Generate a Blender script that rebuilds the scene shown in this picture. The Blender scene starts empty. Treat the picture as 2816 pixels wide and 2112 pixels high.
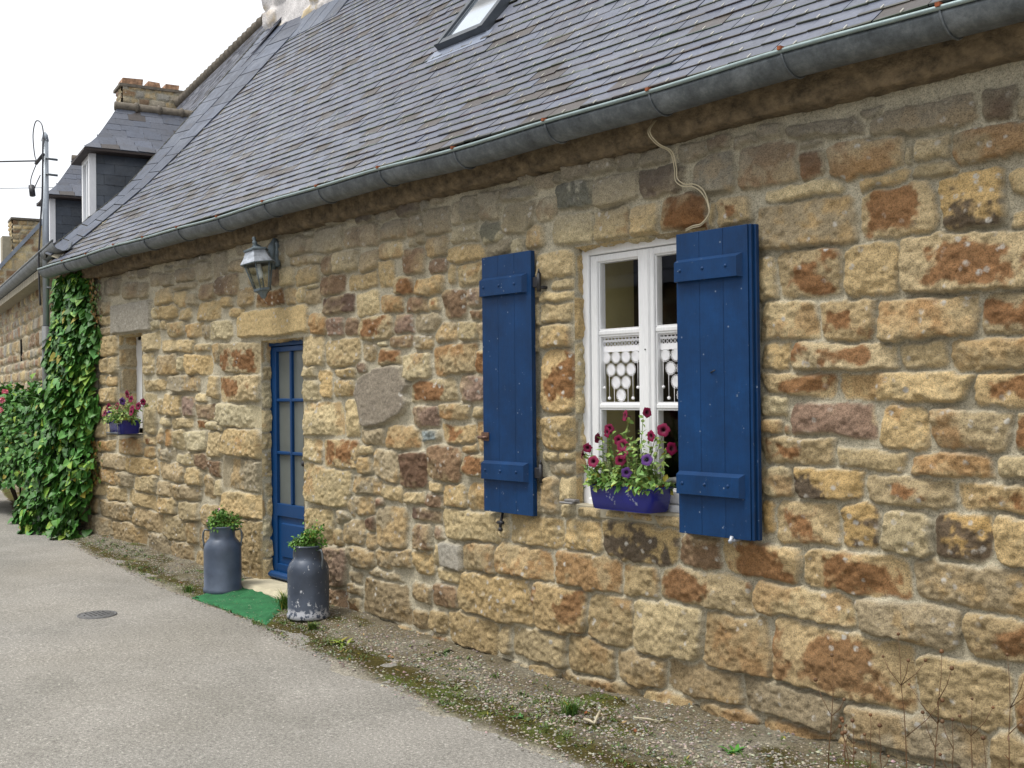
import bpy, math, random
import numpy as np
from mathutils import Vector, Matrix
# ---------------------------------------------------------------- camera, world, sun, exposure
sc = bpy.context.scene
cam_d = bpy.data.cameras.new('camera'); cam = bpy.data.objects.new('camera', cam_d)
sc.collection.objects.link(cam); sc.camera = cam
cam_d.sensor_width = 36.0; cam_d.lens = 38.245; cam_d.clip_start = 0.05; cam_d.clip_end = 3000
CR = ((0.65106, 0.75896, -0.009999), (-0.012433, -0.002508, -0.99992), (-0.758924, 0.651132, 0.007804))
cam.matrix_world = Matrix(((CR[0][0], -CR[1][0], -CR[2][0], 0.0), (CR[0][1], -CR[1][1], -CR[2][1], -4.17),
                           (CR[0][2], -CR[1][2], -CR[2][2], 1.65), (0, 0, 0, 1)))
world = bpy.data.worlds.new("World"); sc.world = world; world.use_nodes = True
wn = world.node_tree.nodes; wl = world.node_tree.links
for n in list(wn): wn.remove(n)
SUN_EL, SUN_AZ = math.radians(66), math.radians(200)      # azimuth: 0 = +Y, clockwise
sky = wn.new('ShaderNodeTexSky'); sky.sky_type = 'NISHITA'; sky.sun_disc = False
sky.sun_elevation = SUN_EL; sky.sun_rotation = SUN_AZ; sky.air_density = 1.0; sky.dust_density = 5.0; sky.ozone_density = 1.0
hs = wn.new('ShaderNodeHueSaturation'); hs.inputs['Saturation'].default_value = 0.30
bg = wn.new('ShaderNodeBackground'); bg.inputs['Strength'].default_value = 0.15
wo = wn.new('ShaderNodeOutputWorld')
mxw = wn.new('ShaderNodeMix'); mxw.data_type = 'RGBA'; mxw.inputs[0].default_value = .78; mxw.inputs[7].default_value = (6.1, 6.25, 6.5, 1)   # even bright overcast veil
wl.new(sky.outputs[0], hs.inputs['Color']); wl.new(hs.outputs[0], mxw.inputs[6]); wl.new(mxw.outputs[2], bg.inputs[0]); wl.new(bg.outputs[0], wo.inputs[0])
sun_d = bpy.data.lights.new('sun', 'SUN'); sun = bpy.data.objects.new('sun', sun_d); sc.collection.objects.link(sun)
sun_d.energy = 2.0; sun_d.angle = math.radians(18); sun_d.color = (1.0, 0.965, 0.91)
sdir = Vector((math.sin(SUN_AZ) * math.cos(SUN_EL), math.cos(SUN_AZ) * math.cos(SUN_EL), math.sin(SUN_EL)))
sun.rotation_euler = sdir.to_track_quat('Z', 'Y').to_euler(); sun.location = (0, -10, 12)
sc.view_settings.view_transform = 'Standard'; sc.view_settings.look = 'None'
sc.view_settings.exposure = 0.55; sc.view_settings.gamma = 1.0
sc.cycles.use_denoising = True
sc.cycles.max_bounces = 8; sc.cycles.transparent_max_bounces = 12

# ---------------------------------------------------------------- helpers
RNG = np.random.RandomState(7); random.seed(7)
def srgb(r, g, b, k=1.0):
    f = lambda c: (c / 255 / 12.92) if c / 255 <= .04045 else ((c / 255 + .055) / 1.055) ** 2.4
    return (f(r) * k, f(g) * k, f(b) * k)
def tag(o, label=None, cat=None, group=None, kind=None):
    if label: o['label'] = label
    if cat: o['category'] = cat
    if group: o['group'] = group
    if kind: o['kind'] = kind
    return o
def thing(name, loc, label, cat, group=None):
    o = bpy.data.objects.new(name, None); sc.collection.objects.link(o); o.location = loc
    o.empty_display_size = .1
    return tag(o, label, cat, group)
def link(name, me, m=None, parent=None, label=None):
    o = bpy.data.objects.new(name, me); sc.collection.objects.link(o)
    if m is not None:
        for mm in (m if isinstance(m, (list, tuple)) else [m]): me.materials.append(mm)
    if parent is not None:
        o.parent = parent
        if parent.type == 'EMPTY': o.matrix_parent_inverse = Matrix.Translation(-Vector(parent.location))
    if label: o['label'] = label
    return o
class MB:                                             # mesh builder: collects faces, one mesh object
    def __init__(s): s.v = []; s.f = []; s.mi = []; s.sm = []; s.col = []
    def add(s, vs, fs, mi=0, smooth=False, col=None):
        b = len(s.v); s.v += [tuple(map(float, p)) for p in vs]
        for f in fs: s.f.append(tuple(b + i for i in f)); s.mi.append(mi); s.sm.append(smooth)
        if col is not None: s.col += [col] * len(vs)
        elif s.col or False: s.col += [(1, 1, 1)] * len(vs)
        return s
    def box(s, x0, x1, y0, y1, z0, z1, mi=0, bev=0.0, col=None):
        if bev <= 0:
            vs = [(x, y, z) for z in (z0, z1) for y in (y0, y1) for x in (x0, x1)]
            return s.add(vs, [(0, 2, 3, 1), (4, 5, 7, 6), (0, 1, 5, 4), (2, 6, 7, 3), (0, 4, 6, 2), (1, 3, 7, 5)], mi, col=col)
        b = min(bev, (x1 - x0) * .45, (y1 - y0) * .45, (z1 - z0) * .45)
        vs = []; idx = {}
        for sx in (0, 1):
            for sy in (0, 1):
                for sz in (0, 1):
                    c = ((x0, x1)[sx], (y0, y1)[sy], (z0, z1)[sz]); d = ((b, -b)[sx], (b, -b)[sy], (b, -b)[sz])
                    for ax in range(3):
                        p = [c[i] + (0 if i == ax else d[i]) for i in range(3)]
                        idx[(sx, sy, sz, ax)] = len(vs); vs.append(p)
        fs = []
        S = (0, 1)
        for ax in range(3):
            o = [i for i in range(3) if i != ax]
            for k in S:
                q = []
                for a, bb in ((0, 0), (1, 0), (1, 1), (0, 1)):
                    t = [0, 0, 0]; t[ax] = k; t[o[0]] = a; t[o[1]] = bb; q.append(idx[(*t, ax)])
                fs.append(tuple(q))
            for a in S:
                for bb in S:
                    t0 = [0, 0, 0]; t1 = [0, 0, 0]; t1[ax] = 1
                    for t in (t0, t1): t[o[0]] = a; t[o[1]] = bb
                    fs.append((idx[(*t0, o[0])], idx[(*t1, o[0])], idx[(*t1, o[1])], idx[(*t0, o[1])]))
        for sx in S:
            for sy in S:
                for sz in S: fs.append(tuple(idx[(sx, sy, sz, a)] for a in range(3)))
        return s.add(vs, fs, mi, col=col)
    def tube(s, pts, r, n=8, mi=0, cap=True, smooth=True, col=None):
        pts = [Vector(p) for p in pts]; rs = r if isinstance(r, (list, tuple)) else [r] * len(pts)
        t0 = (pts[1] - pts[0]).normalized(); up = Vector((0, 0, 1)) if abs(t0.z) < .9 else Vector((1, 0, 0))
        a = t0.cross(up).normalized(); vs = []
        for i, p in enumerate(pts):
            t = (pts[min(i + 1, len(pts) - 1)] - pts[max(i - 1, 0)]).normalized()
            a = (a - t * a.dot(t)).normalized(); b = t.cross(a)
            for k in range(n):
                an = 2 * math.pi * k / n; vs.append(p + (a * math.cos(an) + b * math.sin(an)) * rs[i])
        fs = [(i * n + k, i * n + (k + 1) % n, (i + 1) * n + (k + 1) % n, (i + 1) * n + k) for i in range(len(pts) - 1) for k in range(n)]
        if cap: fs += [tuple(range(n))[::-1], tuple((len(pts) - 1) * n + k for k in range(n))]
        return s.add(vs, fs, mi, smooth, col)
    def lathe(s, prof, c=(0, 0, 0), n=32, mi=0, smooth=True, a0=0, a1=2 * math.pi, M=None, col=None):
        full = abs(a1 - a0 - 2 * math.pi) < 1e-6; m = n if full else n + 1; vs = []
        for r, z in prof:
            for k in range(m):
                an = a0 + (a1 - a0) * k / n; p = Vector((r * math.cos(an), r * math.sin(an), z))
                if M is not None: p = M @ p
                vs.append(p + Vector(c))
        fs = [(i * m + k, i * m + (k + 1) % m, (i + 1) * m + (k + 1) % m, (i + 1) * m + k) for i in range(len(prof) - 1) for k in range(n if full else m - 1)]
        return s.add(vs, fs, mi, smooth, col)
    def build(s, name, m=None, parent=None, label=None):
        me = bpy.data.meshes.new(name); me.from_pydata(s.v, [], s.f); me.update()
        me.polygons.foreach_set('material_index', s.mi); me.polygons.foreach_set('use_smooth', s.sm)
        if s.col:
            c = np.ones((len(s.v), 4), np.float32); c[:, :3] = np.array(s.col, np.float32)[:len(s.v)]
            me.color_attributes.new('Col', 'FLOAT_COLOR', 'POINT').data.foreach_set('color', c.ravel())
        return link(name, me, m, parent, label)
def grid_obj(name, P, keep=None, col=None, m=None, parent=None, smooth=True, extra=None):
    """P (nu,nv,3) vertex grid -> mesh; keep (nu-1,nv-1) bool face mask"""
    nu, nv = P.shape[:2]; ii = np.arange(nu * nv).reshape(nu, nv)
    F = np.stack([ii[:-1, :-1], ii[1:, :-1], ii[1:, 1:], ii[:-1, 1:]], -1)
    F = F[keep] if keep is not None else F.reshape(-1, 4)
    used = np.zeros(nu * nv, bool); used[F.ravel()] = True; rm = np.cumsum(used) - 1
    F = rm[F]; V = P.reshape(-1, 3)[used].astype(np.float32)
    me = bpy.data.meshes.new(name); me.vertices.add(len(V)); me.vertices.foreach_set('co', V.ravel())
    me.loops.add(F.size); me.loops.foreach_set('vertex_index', F.ravel().astype(np.int32))
    me.polygons.add(len(F)); me.polygons.foreach_set('loop_start', np.arange(0, F.size, 4, dtype=np.int32))
    me.polygons.foreach_set('use_smooth', np.full(len(F), smooth)); me.update(calc_edges=True); me.validate()
    if col is not None:
        c = np.ones((len(V), 4), np.float32); c[:, :3] = col.reshape(-1, 3)[used]
        if extra is not None: c[:, 3] = extra.reshape(-1)[used]
        me.color_attributes.new('Col', 'FLOAT_COLOR', 'POINT').data.foreach_set('color', c.ravel())
    return link(name, me, m, parent)
_T = {}
def vnoise(x, y, seed=0):                             # smooth value noise, -1..1
    if seed not in _T: _T[seed] = np.random.RandomState(seed + 100).rand(256, 256) * 2 - 1
    T = _T[seed]; xi = np.floor(x).astype(int); yi = np.floor(y).astype(int); fx = x - xi; fy = y - yi
    fx = fx * fx * (3 - 2 * fx); fy = fy * fy * (3 - 2 * fy)
    g = lambda a, b: T[(xi + a) & 255, (yi + b) & 255]
    return (g(0, 0) * (1 - fx) + g(1, 0) * fx) * (1 - fy) + (g(0, 1) * (1 - fx) + g(1, 1) * fx) * fy
def fbm(x, y, seed=0, o=4, lac=2.1, gain=.5):
    r = 0; a = 1; t = 0
    for i in range(o): r = r + a * vnoise(x * lac ** i + 17.3 * i, y * lac ** i - 9.1 * i, seed + i); t += a; a *= gain
    return r / t
def sstep(a, b, x): t = np.clip((x - a) / (b - a), 0, 1); return t * t * (3 - 2 * t)

# ---------------------------------------------------------------- materials
class NT:
    def __init__(s, name):
        s.m = bpy.data.materials.new(name); s.m.use_nodes = True; s.t = s.m.node_tree; s.n = s.t.nodes; s.l = s.t.links
        s.p = s.n['Principled BSDF']; s.co = s.n.new('ShaderNodeTexCoord')
    def noise(s, scale, detail=4, rough=.6, vec=None, stretch=None):
        n = s.n.new('ShaderNodeTexNoise'); n.inputs['Scale'].default_value = scale; n.inputs['Detail'].default_value = detail
        n.inputs['Roughness'].default_value = rough; v = vec or s.co.outputs['Object']
        if stretch:
            mp = s.n.new('ShaderNodeMapping'); mp.inputs['Scale'].default_value = stretch; s.l.new(v, mp.inputs[0]); v = mp.outputs[0]
        s.l.new(v, n.inputs['Vector']); return n.outputs['Fac']
    def ramp(s, fac, stops, interp='LINEAR'):
        r = s.n.new('ShaderNodeValToRGB'); e = r.color_ramp.elements; r.color_ramp.interpolation = interp
        while len(e) < len(stops): e.new(.5)
        for i, (p, c) in enumerate(stops):
            e[i].position = p; e[i].color = (*c, 1) if isinstance(c, (tuple, list)) else (c, c, c, 1)
        s.l.new(fac, r.inputs[0]); return r.outputs[0]
    def mix(s, a, b, fac, mode='MIX'):
        x = s.n.new('ShaderNodeMix'); x.data_type = 'RGBA'; x.blend_type = mode; x.clamp_factor = True
        for sock, v in ((x.inputs[6], a), (x.inputs[7], b), (x.inputs[0], fac)):
            if hasattr(v, 'is_output'): s.l.new(v, sock)
            elif isinstance(v, (tuple, list)): sock.default_value = (*v, 1)
            else: sock.default_value = v
        return x.outputs[2]
    def attr(s, name='Col'):
        a = s.n.new('ShaderNodeAttribute'); a.attribute_name = name; return a
    def math(s, op, a, b=None):
        x = s.n.new('ShaderNodeMath'); x.operation = op
        for i, v in enumerate((a, b)):
            if v is None: continue
            if hasattr(v, 'is_output'): s.l.new(v, x.inputs[i])
            else: x.inputs[i].default_value = v
        return x.outputs[0]
    def bump(s, h, dist=.004, strength=1.0):
        b = s.n.new('ShaderNodeBump'); b.inputs['Distance'].default_value = dist; b.inputs['Strength'].default_value = strength
        s.l.new(h, b.inputs['Height']); s.l.new(b.outputs[0], s.p.inputs['Normal'])
    def col(s, c):
        if hasattr(c, 'is_output'): s.l.new(c, s.p.inputs['Base Color'])
        else: s.p.inputs['Base Color'].default_value = (*c, 1)
        return s
    def set(s, **k):
        for a, v in k.items():
            i = s.p.inputs[a.replace('_', ' ')]
            if hasattr(v, 'is_output'): s.l.new(v, i)
            else: i.default_value = v
        return s
def simple(name, c, rough=.6, var=.25, scale=12, metal=0, spec=.5, bump=.002, bscale=60, stretch=None, c2=None):
    t = NT(name); n = t.noise(scale, 5, .65, stretch=stretch)
    lo = tuple(x * (1 - var) for x in c); hi = tuple(min(1, x * (1 + var)) for x in (c2 or c))
    t.col(t.ramp(n, [(.3, lo), (.7, hi)])); t.set(Roughness=rough, Metallic=metal); t.p.inputs['Specular IOR Level'].default_value = spec
    if bump: t.bump(t.noise(bscale, 4, .6), bump, .6)
    return t.m
def stone_mat(name, spec=.25):
    t = NT(name); a = t.attr('Col')
    f1 = t.noise(52, 9, .82); f2 = t.noise(170, 3, .7); f3 = t.noise(9, 4, .6)
    c = t.mix(a.outputs['Color'], t.ramp(f1, [(.3, .34), (.45, 1.02), (.66, 1.5)]), .8, 'MULTIPLY')
    c = t.mix(c, t.ramp(f2, [(.33, .38), (.47, 1.06), (.66, 1.5)]), .75, 'MULTIPLY')
    c = t.mix(c, t.ramp(f3, [(.35, .88), (.65, 1.14)]), .6, 'MULTIPLY')
    # pale lichen spots, only on stones (alpha of the attribute = stone mask)
    v = t.n.new('ShaderNodeTexVoronoi'); v.inputs['Scale'].default_value = 17; t.l.new(t.co.outputs['Object'], v.inputs['Vector'])
    lm = t.math('MULTIPLY', t.ramp(v.outputs['Distance'], [(.16, 1.0), (.28, 0.0)]), t.ramp(t.noise(3.3, 3, .6), [(.47, 0.0), (.56, 1.0)]))
    lm = t.math('MULTIPLY', lm, t.ramp(t.noise(60, 3, .6), [(.4, .2), (.55, 1.0)]))
    lm = t.math('MULTIPLY', lm, a.outputs['Alpha'])
    c = t.mix(c, (.56, .53, .47), lm)
    t.col(c).set(Roughness=.92); t.p.inputs['Specular IOR Level'].default_value = spec
    h = t.math('ADD', t.math('MULTIPLY', f1, 1.0), t.math('MULTIPLY', f2, .35)); t.bump(h, .012, 1.0)
    return t.m
def slate_mat(name):
    t = NT(name); a = t.attr('Col')
    n1 = t.noise(30, 5, .7); n2 = t.noise(4, 5, .7); n3 = t.noise(160, 2, .6)
    c = t.mix(a.outputs['Color'], t.ramp(n1, [(.35, .72), (.65, 1.2)]), .7, 'MULTIPLY')
    c = t.mix(c, srgb(92, 86, 82, .5), t.ramp(t.math('ADD', t.math('MULTIPLY', n2, .6), t.math('MULTIPLY', n1, .4)), [(.53, 0.0), (.62, .55)]))
    t.col(c).set(Roughness=t.ramp(n2, [(.4, .34), (.6, .55)])); t.p.inputs['Specular IOR Level'].default_value = .6
    t.bump(t.math('ADD', n1, t.math('MULTIPLY', n3, .4)), .002, .7)
    return t.m
M = {}
M['stone'] = stone_mat('rubble_stone')
M['slate'] = slate_mat('roof_slate')
M['blue'] = None
def paint_mat(name, c, c2, chips=None, rough=.45):
    t = NT(name); n = t.noise(2.2, 4, .6, stretch=(1, 1, .3)); g = t.noise(30, 4, .6, stretch=(6, 6, .5))
    col = t.ramp(n, [(.3, c), (.7, c2)]); col = t.mix(col, t.ramp(g, [(.3, .86), (.7, 1.08)]), .6, 'MULTIPLY')
    if chips:
        v = t.noise(26, 5, .7); col = t.mix(col, chips, t.ramp(v, [(.66, 0.0), (.70, .8)]))
        col = t.mix(col, t.ramp(t.noise(5, 6, .75), [(.35, .72), (.6, 1.1), (.7, 1.35)]), .8, 'MULTIPLY')
        vo = t.n.new('ShaderNodeTexVoronoi'); vo.inputs['Scale'].default_value = 13; t.l.new(t.co.outputs['Object'], vo.inputs['Vector'])
        col = t.mix(col, chips, t.ramp(vo.outputs['Distance'], [(.035, .55), (.07, 0.0)]))
    t.col(col).set(Roughness=rough); t.p.inputs['Specular IOR Level'].default_value = .3; t.bump(g, .0012, .6); return t.m
M['blue'] = paint_mat('blue_paint', srgb(5, 51, 94, .82), srgb(9, 59, 107, .82), srgb(150, 160, 172), .5)
M['bluedoor'] = paint_mat('door_blue_paint', srgb(12, 62, 112, .85), srgb(16, 70, 124, .85), None, .4)
M['white'] = paint_mat('white_paint', (.74, .75, .76), (.82, .82, .82), None, .4)
M['zinc'] = None
def zinc():
    t = NT('zinc'); n = t.noise(7, 6, .75); n2 = t.noise(60, 4, .7)
    c = t.ramp(n, [(.3, srgb(66, 71, 75)), (.5, srgb(96, 102, 106)), (.7, srgb(128, 134, 138))])
    c = t.mix(c, t.ramp(n2, [(.3, .75), (.7, 1.2)]), .6, 'MULTIPLY'); t.col(c).set(Roughness=.5, Metallic=.35); return t.m
M['zinc'] = zinc()
M['lip'] = simple('weathered_zinc_lip', srgb(140, 156, 156), .35, .2, 8, metal=.4)
M['rust'] = simple('rust', srgb(130, 70, 38), .9, .4, 40)
M['iron'] = simple('black_iron', (.02, .02, .024), .5, .4, 40)
M['hook'] = simple('steel_hook', (.62, .6, .52), .4, .2, 40, metal=.2)
M['mortar'] = simple('lime_mortar', srgb(176, 168, 146, .8), .95, .18, 9, bump=.006, bscale=45)
M['cornice'] = simple('weathered_cornice', srgb(122, 106, 82, .75), .95, .6, 16, bump=.04, bscale=24)
M['render'] = simple('white_render', (.66, .62, .58), .9, .22, 2.2, bump=.006, bscale=30)
M['soffit'] = simple('brown_soffit_board', srgb(72, 60, 54, .55), .7, .2, 8)
M['slateedge'] = simple('mossy_slate_edge', srgb(62, 62, 52, .7), .9, .5, 22, bump=.01, bscale=40)
M['ridge'] = simple('lichened_ridge_tile', srgb(112, 104, 92, .8), .9, .35, 14, bump=.01, bscale=40)
def glass(name, tint=(1, 1, 1), refl=1.0):
    t = NT(name); t.n.remove(t.p)
    tr = t.n.new('ShaderNodeBsdfTransparent'); tr.inputs[0].default_value = (*tint, 1)
    gl = t.n.new('ShaderNodeBsdfGlossy'); gl.inputs['Roughness'].default_value = .015; gl.inputs[0].default_value = (refl, refl, refl, 1)
    fr = t.n.new('ShaderNodeFresnel'); ge = t.n.new('ShaderNodeNewGeometry')
    t.l.new(t.math('SUBTRACT', 1.5, t.math('MULTIPLY', ge.outputs['Backfacing'], .83333)), fr.inputs['IOR'])
    mx = t.n.new('ShaderNodeMixShader'); t.l.new(fr.outputs[0], mx.inputs[0]); t.l.new(tr.outputs[0], mx.inputs[1]); t.l.new(gl.outputs[0], mx.inputs[2])
    t.l.new(mx.outputs[0], t.n['Material Output'].inputs[0]); return t.m
M['glass'] = glass('window_glass')
M['doorglass'] = simple('obscured_glass', srgb(124, 130, 126, .62), .3, .12, 5, bump=.001, bscale=90)
M['skyglass'] = simple('skylight_glass', (.62, .68, .74), .04, .06, 3, bump=0, spec=.9, metal=.85)
M['lampglass'] = glass('lantern_glass', (.8, .84, .82))
M['interior'] = simple('interior_plaster', srgb(200, 190, 136, .95), .9, .1, 3)
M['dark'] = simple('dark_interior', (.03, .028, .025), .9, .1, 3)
M['lace'] = simple('white_cotton', (.9, .9, .92), .9, .05, 60, bump=.001, bscale=300)
M['concrete'] = simple('pale_threshold_stone', srgb(205, 196, 168, .8), .9, .15, 14, bump=.004)
M['lantern'] = simple('verdigris_metal', srgb(108, 120, 126, .85), .5, .35, 22, metal=.2)
M['lanternroof'] = simple('silvery_worn_metal', srgb(166, 172, 180, .9), .42, .4, 26, metal=.3)
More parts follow.
